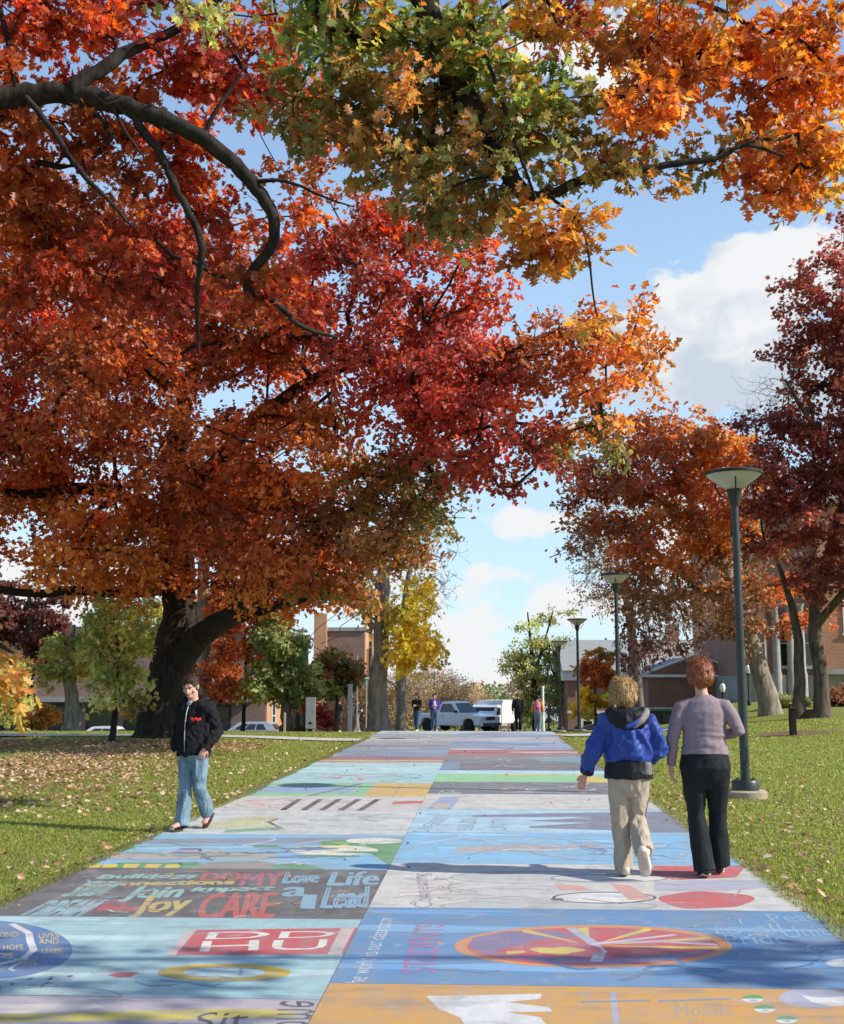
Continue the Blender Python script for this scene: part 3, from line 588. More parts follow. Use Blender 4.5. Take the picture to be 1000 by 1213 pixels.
# left column
p = Panel(PL, PD, 3.9, 6.2, (.44, .38, .42), 'mauve painted square with a yellow band and black lettering')
p.px([(-60, 1204), (100, 1200), (240, 1196), (350, 1197), (352, 1206), (220, 1209), (60, 1211), (-60, 1214)], (.58, .46, .06)).text('Come', (316, 1236), (332, 1187), (388, 1236), K['black'], off=.0).text('Sit', (225, 1222), (290, 1219), (236, 1201), K['black'], off=.0)
p.px([(-80, 1191), (110, 1189.5), (125, 1194), (80, 1200), (-80, 1204)], (.62, .56, .52)).scrib(14, [(.12, .1, .1), (.3, .25, .28)], (.012, .02), (.1, .3), horiz=2).done()
p = Panel(PL, PD, 6.2, 8.25, K['aqua'], 'aqua painted square with a red block of letters and a yellow ring')
p.blob(16, [(.42, .64, .66), (.30, .50, .54), (.48, .68, .68)], (.3, .9), flat=.14)
p.oval(-20, 1126, 106, 35, (.07, .17, .38)).line([(14, 1095), (34, 1106), (36, 1116), (40, 1126), (28, 1136), (-20, 1148)], .045, K['white'])
for (a, b, t_) in ((-2, 1111, 'KIND'), (4, 1126, 'HOPE'), (46, 1112, 'LIVES'), (46, 1119, 'AND'), (50, 1131, 'LEARN'), (20, 1144, 'SERVE'), (-8, 1136, 'HOME')): p.text(t_, (a, b), (a+24, b-.5), (a, b-6), K['yel'], off=.01)
p.px([(222, 1102.5), (428, 1100), (411, 1131), (197, 1132.5)], (.52, .06, .07))
for q in ([(222, 1102.5), (233, 1102.4), (208, 1132), (197, 1132.5)], [(404, 1100.6), (420, 1100.4), (404, 1131), (388, 1131.4)]): p.px(q, (.60, .46, .44))
cc = (.68, .68, .60)
p.text('D', (243, 1113.5), (318, 1112), (248, 1105), cc, off=.05).text('H', (236, 1128), (306, 1126.5), (240, 1116), cc, off=.05).text('D', (330, 1112.5), (396, 1111), (334, 1104.5), cc, off=.05).text('U', (320, 1127), (386, 1125.5), (325, 1115), cc, off=.05)
p.oval(266, 1153, 79, 10.5, (.66, .46, .05), hole=.62).px([(127, 1156), (140, 1153), (164, 1152.5), (155, 1158.5), (140, 1159)], (.50, .07, .07))
p.oval(70, 1184, 74, 14, (.40, .55, .55)).oval(70, 1184, 76, 14.5, (.08, .1, .1), -20, 120, .985).scrib(30, [(.08, .1, .1)], (.01, .02), (.02, .07), area=(-3.2, -2.1, 6.22, 6.6), horiz=2).scrib(14, [(.26, .44, .47), (.42, .60, .60)], (.012, .03), (.05, .4), area=(-3.4, -.9, 6.5, 7.0), horiz=.3).done()
p = Panel(PL, PD, 8.25, 10.4, (.085, .075, .07), 'dark painted square crowded with coloured words')
C1, C2, C3, C4, C5 = (.25, .46, .40), (.52, .40, .10), (.38, .08, .12), (.46, .08, .06), (.20, .38, .50)
for a in [('Bulldogs', 115, 1043, 232, 1041.5, 119, 1036.6, C1, .2), ('Connections', 100, 1050.2, 276, 1047.8, 104, 1044.6, C2, .1), ('HONOR', 92, 1077, 146, 1076, 104, 1066, C3, 0), ('Join', 140, 1069, 212, 1068, 152, 1051, C1, .3), ('Friends', 88, 1080.5, 184, 1079.5, 92, 1073.5, C4, .2), ('Joy', 152, 1088, 222, 1086, 164, 1063, C2, .2), ('Memories', 70, 1093, 224, 1091.5, 76, 1086.5, C3, .1), ('impact', 226, 1058.5, 324, 1057, 230, 1051.2, C1, .2), ('DO', 238, 1043.8, 284, 1043.2, 242, 1035, C4, 0), ('MY', 284, 1050, 334, 1049, 290, 1035, C3, 0), ('CARE', 230, 1090, 322, 1088.5, 246, 1059, C4, 0), ('Love', 335, 1047, 376, 1046, 340, 1034, C5, 0), ('Life', 388, 1050, 448, 1049, 392, 1033.5, C5, .1), ('Lead', 380, 1077, 434, 1076, 388, 1052, C5, 0), ('I', 357, 1077, 371, 1077, 361, 1061, C5, 0), ('a', 334, 1063, 362, 1062, 337, 1052, C5, 0), ('DREAM', 12, 1092, 84, 1091, 62, 1067, (.25, .44, .48), 0), ('STUDY', 72, 1063, 122, 1062, 104, 1045, C1, .3)]:
    p.text(a[0], (a[1], a[2]), (a[3], a[4]), (a[5], a[6]), a[7], a[8], bold=3)
p.scrib(14, [(.16, .14, .13), (.05, .05, .05)], (.01, .03), (.3, 1.2)).scrib(46, [C1, C3, C4, C5, C2], (.012, .03), (.06, .22), horiz=1.6).done()
p = Panel(PL, PD, 10.4, 12.76, (.20, .44, .62), 'painted landscape square with hills, water and white ovals')
p.px([(150, 994), (480, 992), (478, 999), (140, 1000)], (.22, .26, .36)).px([(130, 1003), (330, 1001), (330, 1004), (128, 1006)], K['green']).px([(128, 1012), (220, 1009), (330, 1013), (330, 1018), (128, 1018)], (.40, .35, .32)).px([(80, 1034), (150, 1022), (236, 1022), (240, 1034)], K['green']).px([(220, 1034), (250, 1021), (310, 1020), (345, 1034)], (.30, .26, .22)).px([(320, 1026), (350, 1022), (384, 1029), (380, 1033), (330, 1033)], (.07, .30, .10)).px([(380, 996), (478, 993), (462, 1026), (440, 1012), (380, 1008)], K['green'])
for a in (95, 115, 140, 166, 190): p.px([(a, 1031), (a+8, 1024), (a+26, 1024), (a+17, 1031)], K['yel'])
p.px([(160, 1004), (300, 1002), (300, 1005), (160, 1007)], (.30, .52, .70)).px([(200, 1012), (215, 1005), (240, 1005), (230, 1012)], (.12, .16, .34))
p.oval(396, 1008, 52, 6, (.72, .70, .58)).oval(444, 996.5, 34, 3.6, (.72, .70, .62)).scrib(7, [(.62, .52, .12)], (.03, .05), (.15, .3), area=(-1.75, -1.35, 11.5, 12.1)).scrib(52, [(.6, .6, .62), (.1, .14, .24), (.45, .28, .2), (.3, .24, .2), (.12, .34, .16)], (.015, .05), (.2, .8), horiz=.25).blob(8, [(.10, .18, .40), (.42, .36, .30), (.08, .28, .12)], (.08, .3), flat=.25).done()
p = Panel(PL, PD, 12.76, 15.18, (.56, .58, .55), 'pale grey painted square with faint outlines')
p.px([(220, 980), (300, 967), (330, 967), (322, 980)], (.55, .54, .28)).px([(270, 983), (330, 980), (330, 984), (262, 987)], (.16, .38, .2)).line([(306, 970), (330, 970), (318, 974), (334, 982)], .05, (.12, .12, .12)).scrib(30, [(.34, .38, .36), (.42, .44, .42), (.66, .66, .64)], (.012, .03), (.2, .8), horiz=.4).scrib(12, [(.55, .56, .54), (.38, .4, .38)], (.05, .1), (.3, .6), area=(-2.2, -1.2, 13.4, 14.8)).done()
p = Panel(PL, PD, 15.18, 17.1, (.58, .55, .50), 'cream painted square with slanting black bars')
for a in (331, 356, 378, 401, 424): p.line([(a, 962.5), (a+24, 947)], .085, (.05, .04, .04))
p.scrib(16, [(.60, .16, .14)], (.02, .05), (.1, .35), area=(-3.2, -2.4, 15.5, 16.7), horiz=1.2).px([(466, 950), (502, 949), (500, 952), (464, 953)], K['red']).scrib(8, [(.3, .28, .3)], (.02, .03), (.2, .6)).line([(250, 961), (330, 961)], .1, (.25, .13, .16)).done()
p = Panel(PL, PD, 17.1, 19.36, (.24, .54, .26), 'green, blue and orange painted square')
p.area([(PL, 17.6), (-2.0, 17.6), (-1.9, 18.7), (PL, 18.7)], (.24, .38, .56)).area([(-1.72, 17.1), (PD, 17.1), (PD, 19.36), (-1.72, 19.36)], (.64, .40, .08)).line([(-2.5, 17.1), (-1.95, 19.3)], .09, (.16, .16, .16), True).line([(-1.3, 17.1), (-1.3, 19.3)], .03, (.5, .3, .1), True).scrib(12, [(.12, .2, .3), (.3, .4, .3)], (.02, .04), (.2, .5)).done()
p = Panel(PL, PD, 19.36, 21.6, (.34, .58, .60), 'aqua painted square with pink and red scrawls')
p.scrib(22, [(.6, .2, .25), (.5, .08, .1), (.16, .3, .42), (.62, .66, .66), (.2, .4, .3)], (.03, .10), (.3, 1.2), horiz=.2).done()
p = Panel(PL, PD, 21.6, 24.2, (.42, .66, .66), 'light turquoise painted square'); p.blob(6, [(.5, .7, .7), (.3, .5, .55)], (.3, .9), flat=.2).scrib(8, [(.24, .42, .46), (.6, .68, .66)], (.03, .08), (.4, 1.2), horiz=.2).done()
rows = [(24.2, 26.6, (.30, .13, .13)), (26.6, 29.0, (.18, .24, .36)), (29.0, 31.4, (.22, .24, .30)), (31.4, 33.8, (.26, .27, .29)), (33.8, 36.2, (.45, .42, .38)), (36.2, 38.5, (.24, .28, .33)), (38.5, 41, (.50, .53, .52))]
for i, (a, b, c) in enumerate(rows):
    p = Panel(PL, PD, a, b, c, ['brown', 'slate blue', 'charcoal', 'grey', 'beige', 'dull blue', 'pale'][i]+' painted square left of the divider'); p.blob(8, [tuple(np.clip(np.array(c)*k, 0, 1)) for k in (.6, 1.4, .8)]+[(.55, .5, .45)], (.3, 1.1), flat=.22, seed=i+9)
    if i == 0: p.area([(PL, 24.9), (PD, 24.9), (PD, 25.2), (PL, 25.2)], K['yel']); p.area([(PL, 24.25), (PD, 24.25), (PD, 24.6), (PL, 24.6)], (.5, .46, .44))
    p.scrib(6, [(.6, .58, .55), (.1, .1, .12), (.45, .16, .12)], (.05, .1), (.5, 1.8), seed=i+9, horiz=.1).done()
# ------------------------------------------------------------------ grass blades and fallen leaves
def scatter_xy(n, x0, x1, y0, y1, p=1.6):
    y = y0+(y1-y0)*rng.random(n)**p; x = rng.uniform(x0, x1, n)*1.0; return x, y
def blades(n, side):
    y = 6.5+35*rng.random(n)**1.6
    if side < 0: x = PL-.02-rng.random(n)*np.maximum(.3, (.36*y+.6+PL+.3))
    else: x = PR+.02+rng.random(n)*np.maximum(.3, .33*y+.6-PR)
    z = np.array([gz(a, b) for a, b in zip(x, y)]); h = rng.uniform(.010, .030, n)*(1+.012*y); w = .003+.0005*y
    a = rng.uniform(0, 6.28, n); lean = rng.normal(0, .45, (n, 2))*h[:, None]
    B = np.stack((x, y, z), 1); d = np.stack((np.cos(a), np.sin(a), 0*a), 1)*w[:, None]
    V = np.stack((B-d, B+d, B+np.concatenate((lean, h[:, None]), 1)), 1)
    c = np.array([(.24, .29, .06), (.30, .33, .08), (.19, .25, .05), (.40, .37, .13), (.34, .34, .09)])[rng.integers(0, 5, n)]*rng.uniform(.7, 1.3, (n, 1))
    return V.reshape(-1, 3), np.repeat(c, 3, 0), n
a, b = blades(150000, -1), blades(150000, 1)
def edge(n, xe, sgn):
    y = 6+30*rng.random(n)**1.5; w_ = np.array([.05+.09*max(0, mnoise.noise((xe, q_*.9, 4))+.2)+.04*abs(mnoise.noise((xe, q_*5, 1))) for q_ in y]); x = xe+sgn*(.05-rng.random(n)*(w_+.05))
    h = rng.uniform(.02, .065, n); z = np.array([gz(a_, b_) for a_, b_ in zip(x, y)]); B = np.stack((x, y, z+.005), 1); an = rng.uniform(0, 6.28, n); d = np.stack((np.cos(an), np.sin(an), 0*an), 1)*(.004+.0005*y)[:, None]
    T_ = B+np.stack((-sgn*rng.uniform(-.3, 1, n)*h, rng.normal(0, .5, n)*h, h), 1); c = np.array([(.22, .25, .06), (.30, .29, .09), (.38, .32, .14), (.16, .2, .05)])[rng.integers(0, 4, n)]*rng.uniform(.7, 1.2, (n, 1))
    return np.stack((B-d, B+d, T_), 1).reshape(-1, 3), np.repeat(c, 3, 0), n
e1, e2 = edge(22000, PL, -1), edge(22000, PR, 1)
a = (np.concatenate((a[0], e1[0], e2[0])), np.concatenate((a[1], e1[1], e2[1])), a[2]+e1[2]+e2[2])
Vg = np.concatenate((a[0], b[0])); n_ = a[2]+b[2]
tag(link('grass', mesh_np('grass', Vg, np.arange(3*n_), np.full(n_, 3), np.concatenate((a[1], b[1]))), M['leaf']), 'short mown grass along both edges of the painted path', 'grass', kind='stuff')
def litter(n, fx, size=(.07, .13), name='fallen_leaves', cols=None, lift=.035):
    pts = np.array([fx() for _ in range(n)]); z = np.array([gz(x, y) for x, y in pts]); pos = np.column_stack((pts, z+lift+rng.uniform(0, .03, n)))
    a = rng.uniform(0, 6.28, n); d = np.stack((np.cos(a), np.sin(a), rng.normal(0, .25, n)), 1); nr = rng.normal(0, .35, (n, 3)); nr[:, 2] += 1
    cc = np.array(cols or [(.50, .33, .20), (.42, .24, .12), (.60, .42, .28), (.36, .18, .09), (.55, .30, .16), (.30, .15, .09), (.62, .48, .34)]); c = cc[rng.integers(0, len(cc), n)]*rng.uniform(.7, 1.2, (n, 1))
    return pos, d, nr, rng.uniform(size[0], size[1], n), c
def f_left():
    while True:
        y = rng.uniform(14, 30); x = rng.uniform(-.36*y-1.2, -4.2)
        w = math.exp(-((y-21)/6.0)**2-((x+8.6)/2.7)**2)*(.5+.9*max(0, mnoise.noise((x*.5, y*.3, 2))+.4))
        if rng.random() < w: return x, y
def f_all():
    while True:
        y = 7+33*rng.random()**.9; s_ = rng.random() < .5; x = (PL-.05-rng.random()**1.5*(.36*y)) if s_ else (PR+.05+rng.random()**1.3*(.34*y))
        if rng.random() < .35+1.2*max(0, mnoise.noise((x*.7, y*.35, 5))): return x, y
def f_edge():
    y = rng.uniform(7.5, 22); d = abs(rng.normal(0, .16))-.05; return (PL-d, y) if rng.random() < .6 else (PR+d, y)
def f_right():
    while True:
        y = rng.uniform(9, 24); x = PR+rng.random()*(.34*y-PR)
        if rng.random() < .4+1.2*max(0, mnoise.noise((x*.8, y*.5, 9))): return x, y
def f_mulch():
    y = rng.normal(29.5, 1.2); x = rng.uniform(-13, -5.5); return x, y
def f_path():
    y = 9.5+30*rng.random()**1.1; return rng.uniform(PL, PR), y
LP_ = [litter(4200, f_left, (.045, .085)), litter(2000, f_all, (.04, .07)), litter(200, f_edge, (.05, .10)), litter(700, f_right, (.035, .065)), litter(1500, f_mulch, (.06, .11), cols=[(.46, .26, .15), (.55, .36, .22), (.34, .18, .10)]), litter(110, f_path, (.025, .055), cols=[(.12, .07, .04), (.2, .1, .05), (.3, .16, .06), (.08, .05, .04)], lift=.045)]
q = [np.concatenate([l_[i] for l_ in LP_]) for i in range(5)]
tag(link('fallen_leaves', leaf_mesh('fallen_leaves', q[0], q[1], q[2], q[3], q[4], MAPLE, .25, .4), M['leaf_dry']), 'dry curled brown leaves lying over the lawns and path', 'leaves', kind='stuff')
# ------------------------------------------------------------------ the trees
OW = (11.5, 9)
def lim(*q): return [(P(u, v, Y), r) for (u, v, Y, r) in q]
def gp(u, Y, dz=0):                    # foot point under image column u at distance Y
    x = float(P(u, 811, Y)[0]); return np.array((x, Y, gz(x, Y)+dz))
# the great oak left of the promenade
b0 = gp(192, 34)
tA = [[(b0+(0, 0, -.1), 1.05), (b0+(.02, 0, .25), .78), (b0+(.1, 0, 1.2), .62), (P(198, 800, 34), .60), (P(212, 740, 34), .54), (P(212, 690, 34), .46), (P(208, 630, 34), .40), (P(205, 560, 33.6), .33), (P(215, 480, 33), .26), (P(240, 400, 32), .17), (P(235, 330, 32), .09)],
      [(P(208, 790, 34), .42), (P(225, 762, 33.6), .38), (P(252, 742, 33), .33), (P(276, 728, 32), .27), (P(320, 690, 31.5), .19), (P(380, 640, 31), .14), (P(450, 575, 29.5), .10), (P(520, 520, 28), .07), (P(600, 500, 26.5), .04)],
      [(P(210, 690, 34), .3), (P(150, 704, 33.5), .18), (P(90, 698, 33), .14), (P(40, 706, 32.5), .11), (P(-40, 690, 32), .11)],
      [(P(208, 650, 34), .24), (P(160, 590, 33), .2), (P(90, 575, 32), .16), (P(20, 590, 31.5), .12), (P(-60, 560, 31), .08)],
      [(P(206, 600, 34), .25), (P(280, 520, 32), .2), (P(360, 450, 30), .15), (P(450, 420, 28), .1), (P(560, 410, 26), .06)],
      [(P(252, 742, 33), .2), (P(330, 715, 32), .14), (P(400, 700, 31), .08)]]
EA = [ell(40, 470, 33, 170, 150, 5, 'red', 1.0), ell(60, 340, 32, 170, 110, 5, 'rust', 1.0), ell(230, 470, 30, 170, 150, 5, 'rust', 1.1), ell(260, 350, 30, 140, 90, 5, 'red'), ell(90, 640, 32, 150, 62, 4.5, 'orange'), ell(120, 655, 29.5, 70, 32, 1.5, 'orange', 1.6), ell(10, 560, 31, 90, 60, 4, 'rust'),
      ell(330, 650, 31, 105, 70, 4.5, 'rust'), ell(390, 560, 29.5, 80, 60, 3.5, 'orange'), ell(350, 700, 31, 80, 26, 3, 'orange'), ell(240, 610, 33, 80, 70, 4, 'rust', .8), ell(450, 420, 27.5, 100, 100, 3, 'crimson', 1.3), ell(420, 330, 28, 75, 55, 3, 'crimson'), ell(545, 470, 26, 85, 80, 2.6, 'crimson', 1.4), ell(590, 520, 25.5, 62, 60, 2.4, 'crimson', 1.2), ell(545, 370, 26.5, 70, 60, 2.4, 'red'), ell(485, 262, 27.5, 60, 38, 2, 'red', 1.1), ell(420, 270, 28, 45, 35, 2, 'rust'), ell(560, 300, 27, 45, 30, 1.6, 'crimson', .8),
      ell(640, 440, 25.5, 55, 65, 2.2, 'rust', 1.2), ell(700, 450, 25, 52, 58, 2.2, 'orange', 1.2), ell(690, 535, 25.5, 40, 42, 2, 'olive', 1), ell(738, 440, 25, 26, 40, 1.5, 'orange'), ell(470, 590, 29, 60, 60, 2.6, 'olive', 1.1), ell(500, 545, 28, 50, 40, 2, 'brown'), ell(410, 690, 30, 60, 25, 2.5, 'olive', .7), ell(430, 630, 29, 75, 42, 2.2, 'brown', 1.3), ell(330, 680, 29.5, 60, 30, 1.8, 'rust', 1.1), ell(465, 640, 29, 40, 30, 2, 'olive', .8), ell(180, 690, 33, 60, 22, 3, 'orange', .6)]
make_tree('oak_tree', 'massive oak with a flared dark trunk and broad red and orange crown', 'tree', b0, tA, EA, 680, 7, 116000, .155, MID, 'bark_dark', .010, 1.0, minh=3.4, step=.6, spread=.16, hue=.17, spurs=120, spl=2.4)
# the nearer oak whose dark limb crosses the upper left
b1 = np.array((-8.6, 14.0, gz(-8.6, 14)))
tB = [[(b1+(0, 0, -.1), .75), (b1+(0, 0, .4), .52), (b1+(.1, .1, 3), .42), (b1+(.3, .3, 6), .36), (b1+(.9, .6, 7.6), .30), (P(-60, 125, 15.5), .20), (P(0, 113, 15.6), .165), (P(50, 107, 15.7), .155), (P(95, 110, 15.8), .15), (P(140, 122, 15.9), .14), (P(200, 143, 16), .125), (P(240, 162, 16.1), .12), (P(285, 198, 16.2), .11), (P(315, 235, 16.3), .095), (P(328, 268, 16.4), .085), (P(318, 300, 16.6), .075), (P(300, 322, 16.8), .075), (P(288, 343, 17), .07), (P(312, 350, 17.1), .06), (P(338, 366, 17.3), .05), (P(352, 386, 17.5), .04), (P(400, 400, 18), .025)],
      [(P(80, 108, 15.7), .12), (P(110, 88, 15.8), .105), (P(140, 68, 15.9), .095), (P(175, 50, 16), .085), (P(195, 42, 16.1), .07), (P(240, 20, 16.3), .06), (P(290, -30, 16.6), .05)],
      [(P(165, 150, 16), .07), (P(188, 178, 16.1), .065), (P(210, 225, 16.2), .06), (P(228, 260, 16.3), .055), (P(240, 290, 16.4), .06), (P(238, 325, 16.5), .05), (P(232, 350, 16.6), .035), (P(236, 420, 16.8), .02)],
      [(P(30, 113, 15.6), .05), (P(60, 150, 15.5), .045), (P(90, 200, 15.4), .04), (P(125, 232, 15.5), .03), (P(150, 262, 15.7), .02)],
      [(P(240, 160, 16.1), .04), (P(262, 120, 16), .03), (P(285, 90, 16), .02)], [(P(300, 215, 16.2), .035), (P(340, 212, 16.2), .025), (P(385, 235, 16.4), .018), (P(420, 245, 16.6), .01)], [(P(130, 118, 15.9), .03), (P(150, 160, 15.8), .022), (P(170, 185, 15.8), .014)],
      [(P(20, 112, 15.6), .05), (P(12, 60, 15.5), .045), (P(0, 10, 15.4), .04), (P(-10, -60, 15.4), .03)],
      [(b1+(.1, .1, 3), .14), (b1+(1.2, -.2, 3.6), .09), (P(-30, 750, 13), .04), (P(20, 775, 12.6), .014)]]
EB = [ell(60, 40, 16, 75, 50, 1.2, 'red'), ell(-10, 160, 16.5, 60, 90, 1.6, 'rust'), ell(-60, 0, 16, 90, 90, 2, 'red'), ell(90, 250, 18, 90, 50, 1.5, 'rust'), ell(245, 70, 17, 70, 40, 1.4, 'crimson'), ell(140, 10, 17, 80, 30, 1.5, 'crimson'), ell(300, 110, 17.5, 60, 50, 1.4, 'red'), ell(280, 10, 17, 70, 35, 1.4, 'red'), ell(380, 150, 18, 50, 50, 1.3, 'rust'), ell(190, 320, 18.5, 90, 50, 1.5, 'crimson'), ell(190, 190, 17.5, 28, 22, 1, 'red', .8), ell(330, 350, 18, 60, 30, 1.2, 'red'), ell(140, 110, 17.5, 40, 26, 1, 'rust', .7), ell(-180, 120, 15, 140, 160, 3, 'rust', 1.5), ell(60, 330, 18, 60, 50, 1.5, 'red')]
EB += [ell(4, 800, 12.5, 16, 20, .2, 'gold', .1, .02), ell(110, 170, 17, 60, 40, 1.2, 'rust'), ell(240, 200, 17.5, 50, 40, 1.2, 'red'), ell(30, 230, 17, 60, 40, 1.4, 'rust'), ell(330, 230, 18, 30, 30, 1, 'rust', .8), ell(270, 260, 18, 40, 30, 1, 'red')]
make_tree('oak_tree', 'near red oak whose thick dark limb crosses the upper left corner', 'tree', b1, tB, EB, 290, 6, 36000, .15, OAK, 'bark_dark', .006, .62, minh=3, step=.3, spread=.09, hue=.16, spurs=90, spl=1.0)
# the overhead oak at the top right: half turned, green inside and orange outside
b2 = np.array((-5.4, 2.5, 0.))
tC = [[(b2+(0, 0, -.1), .7), (b2+(0, 0, .4), .5), (b2+(.1, .1, 4), .38), (b2+(.8, 1.5, 7.5), .30), (-2.6, 8.0, 9.2), ][:4]+[((-2.6, 8.0, 9.3), .24), (P(420, -60, 11.5), .18), (P(492, -20, 12), .15), (P(520, 45, 12), .135), (P(540, 100, 12), .125), (P(572, 150, 12), .11), (P(598, 200, 12), .10), (P(622, 238, 12), .085), (P(655, 230, 12), .055), (P(690, 213, 12), .05), (P(740, 205, 12), .044), (P(800, 193, 12), .038), (P(845, 190, 12), .032), (P(868, 178, 12), .026), (P(884, 170, 12), .022), (P(930, 185, 12), .015)],
      [(P(430, -40, 11.5), .12), (P(360, 0, 12), .09), (P(400, 35, 12), .09), (P(440, 42, 12.1), .06), (P(480, 60, 12.2), .03)],
      [(P(575, 145, 12), .06), (P(620, 120, 12.2), .05), (P(660, 115, 12.3), .05), (P(700, 135, 12.3), .035), (P(740, 108, 12.4), .04), (P(790, 92, 12.5), .032), (P(830, 60, 12.6), .022)],
      [(P(520, 45, 12), .06), (P(545, 10, 11.9), .05), (P(600, -40, 12), .045), (P(720, -30, 12.3), .04), (P(860, 10, 12.6), .03), (P(930, 60, 12.9), .02)],
      [(P(560, 30, 11.6), .02), (P(585, 90, 11.6), .022), (P(605, 150, 11.6), .022), (P(625, 210, 11.6), .018), (P(640, 250, 11.6), .012)],
      [(P(655, 236, 12), .02), (P(690, 262, 11.9), .015), (P(699, 310, 11.8), .012), (P(702, 350, 11.8), .010), (P(710, 385, 11.8), .008)],
      [((-2.6, 8.0, 9.3), .16), ((.5, 7.5, 9.8), .13), ((4, 5.5, 8.8), .09), ((7, 4.5, 8.0), .06), ((10.5, 5, 7.4), .04)]]
EC = [ell(430, 70, 12, 90, 60, .9, 'greeny'), ell(470, 150, 12, 80, 60, .8, 'olive'), ell(540, 80, 12.2, 70, 60, .7, 'greeny'), ell(575, 190, 12, 85, 60, .7, 'olive', 1.2), ell(530, 250, 12, 55, 40, .6, 'olive'), ell(640, 150, 12.2, 70, 50, .7, 'greeny'), ell(665, 270, 11.8, 60, 38, .5, 'gold'), ell(640, 300, 11.8, 45, 25, .4, 'orange'), ell(720, 225, 12, 60, 26, .5, 'olive', .9), ell(400, 0, 12, 90, 30, .8, 'greeny'), ell(210, 12, 12.4, 40, 20, .5, 'lime', .5), ell(235, 30, 12.2, 25, 14, .4, 'lime', .5),
      ell(620, 30, 12.5, 70, 35, .8, 'gold'), ell(735, 150, 12.3, 50, 40, .7, 'orange'), ell(800, 90, 12.6, 80, 55, .8, 'orange', 1.2), ell(800, 10, 12.6, 100, 45, .9, 'gold'), ell(930, 90, 13, 80, 90, .9, 'orange', 1.3), ell(915, 200, 12.8, 55, 38, .7, 'orange', 1.1), ell(985, 190, 13, 45, 55, .8, 'gold'), ell(820, 175, 12.3, 50, 22, .5, 'olive', .8), ell(665, 20, 16, 50, 35, 1, 'crimson', .8), ell(420, 195, 12.4, 55, 30, .6, 'olive', .9), ell(350, 150, 12.4, 35, 40, .6, 'olive', .5), ell(470, 215, 12.2, 50, 24, .5, 'greeny', .6), ell(710, 388, 11.8, 10, 8, .2, 'gold', .1, .03),
      elw((6.8, 4.3, 7.2), (2.2, 1.2, .8), 'orange', .35), elw((12, 5.2, 6.6), (1.8, 1.3, 1.0), 'orange', .4), elw((1.0, 8, 9.6), (2, 1.6, .6), 'gold', .2)]
make_tree('oak_tree', 'overhead oak at top right with green, gold and orange leaves', 'tree', b2, tC, EC, 300, 6, 21000, .125, OAK, 'bark_dark', .0045, .42, minh=5, step=.22, spread=.06, hue=.18, spurs=60, spl=.7)
# small and middle distance trees, left side
def simple(name, label, u, Y, top, pal, E, trunk_r, nl, leaf, tpl=OVAL, bark='bark', ncl=60, tw=4, lean=0, cat='tree', forks=(), twl=.5, spread=.12, group=None, tip=.006, minh=None, step=.4, fix=None, **k):
    b = gp(u, Y); kx = Y/1405.
    tp = P(u+lean, top, Y); mid = (b+tp)/2+np.array((rng.normal(0, .08), 0, 0))
    L0 = [(b+(0, 0, -.1), trunk_r*1.35), (b+(0, 0, .3), trunk_r*1.05), (mid, trunk_r*.75), (tp, trunk_r*.25)]
    lim_ = [L0]+[lim(*f) for f in forks]
    EE = [ell(a[0], a[1], Y+(a[4] if len(a) > 4 else 0), a[2], a[3], max(a[2], a[3])*kx*.8, pal if len(a) < 6 else a[5]) for a in E]
    return make_tree(name, label, cat, b, lim_, EE, ncl, tw, nl, leaf, tpl, bark, tip, twl, minh=b[2]+(minh or 0.5), step=step, spread=spread, group=group, **k)
simple('young_tree', 'slender young tree with yellow green leaves in a ring of mulch on the left lawn', 135, 31, 735, 'lime', [(138, 775, 32, 40), (140, 815, 38, 22), (128, 740, 24, 26)], .08, 1900, .16, OAK, 'bark_dark', 40, 4, minh=1.6)
simple('shade_tree', 'pale trunked tree with dull green leaves behind the young tree on the left lawn', 87, 48, 740, 'lime', [(88, 780, 36, 30), (160, 745, 60, 35), (60, 800, 24, 16)], .32, 9500, .18, OAK, 'bark_grey', 120, 4, minh=1.6)
simple('maple_tree', 'dark maroon leaved tree at the far left', 35, 52, 700, 'maroon', [(45, 740, 60, 50), (65, 775, 40, 32), (-20, 730, 60, 60)], .3, 20000, .16, MAPLE, 'bark', 120, 4, minh=1.6, forks=())
simple('leafy_shrub', 'tall yellow green shrub at the left edge of the lawn', 0, 44, 800, 'lime', [(5, 825, 24, 42), (-10, 800, 26, 40)], .10, 4000, .19, OVAL, 'bark', 70, 4, cat='shrub', minh=.1)
simple('round_shrub', 'low rounded golden shrub on the far left lawn', 48, 49, 848, 'gold', [(48, 853, 20, 14)], .04, 3000, .13, OVAL, 'bark', 50, 3, cat='shrub', twl=.3, spread=.08, minh=.05)
simple('tall_tree', 'tall grey trunked tree standing directly behind the great oak', 246, 46, 560, 'rust', [(250, 620, 60, 60), (300, 700, 60, 40), (235, 560, 50, 50)], .33, 14000, .2, MID, 'bark_grey', 80, 4, lean=-8, minh=6)
simple('maple_tree', 'small maple turning from orange to yellow beside the silver wagon', 289, 45, 740, 'rust', [(290, 790, 36, 30, 0, 'orange'), (275, 755, 36, 30), (300, 825, 30, 12, 0, 'yellow'), (262, 800, 25, 30, 0, 'rust'), (285, 725, 40, 30)], .075, 5200, .17, MAPLE, 'bark_dark', 70, 4, minh=1.3)
simple('broadleaf_tree', 'olive green leaved tree with a thick dark trunk left of the street sign', 341, 44, 745, 'green', [(340, 760, 36, 22), (335, 800, 42, 28), (345, 822, 38, 12), (325, 735, 22, 20)], .22, 6500, .16, MAPLE, 'bark', 90, 4, minh=1.4)
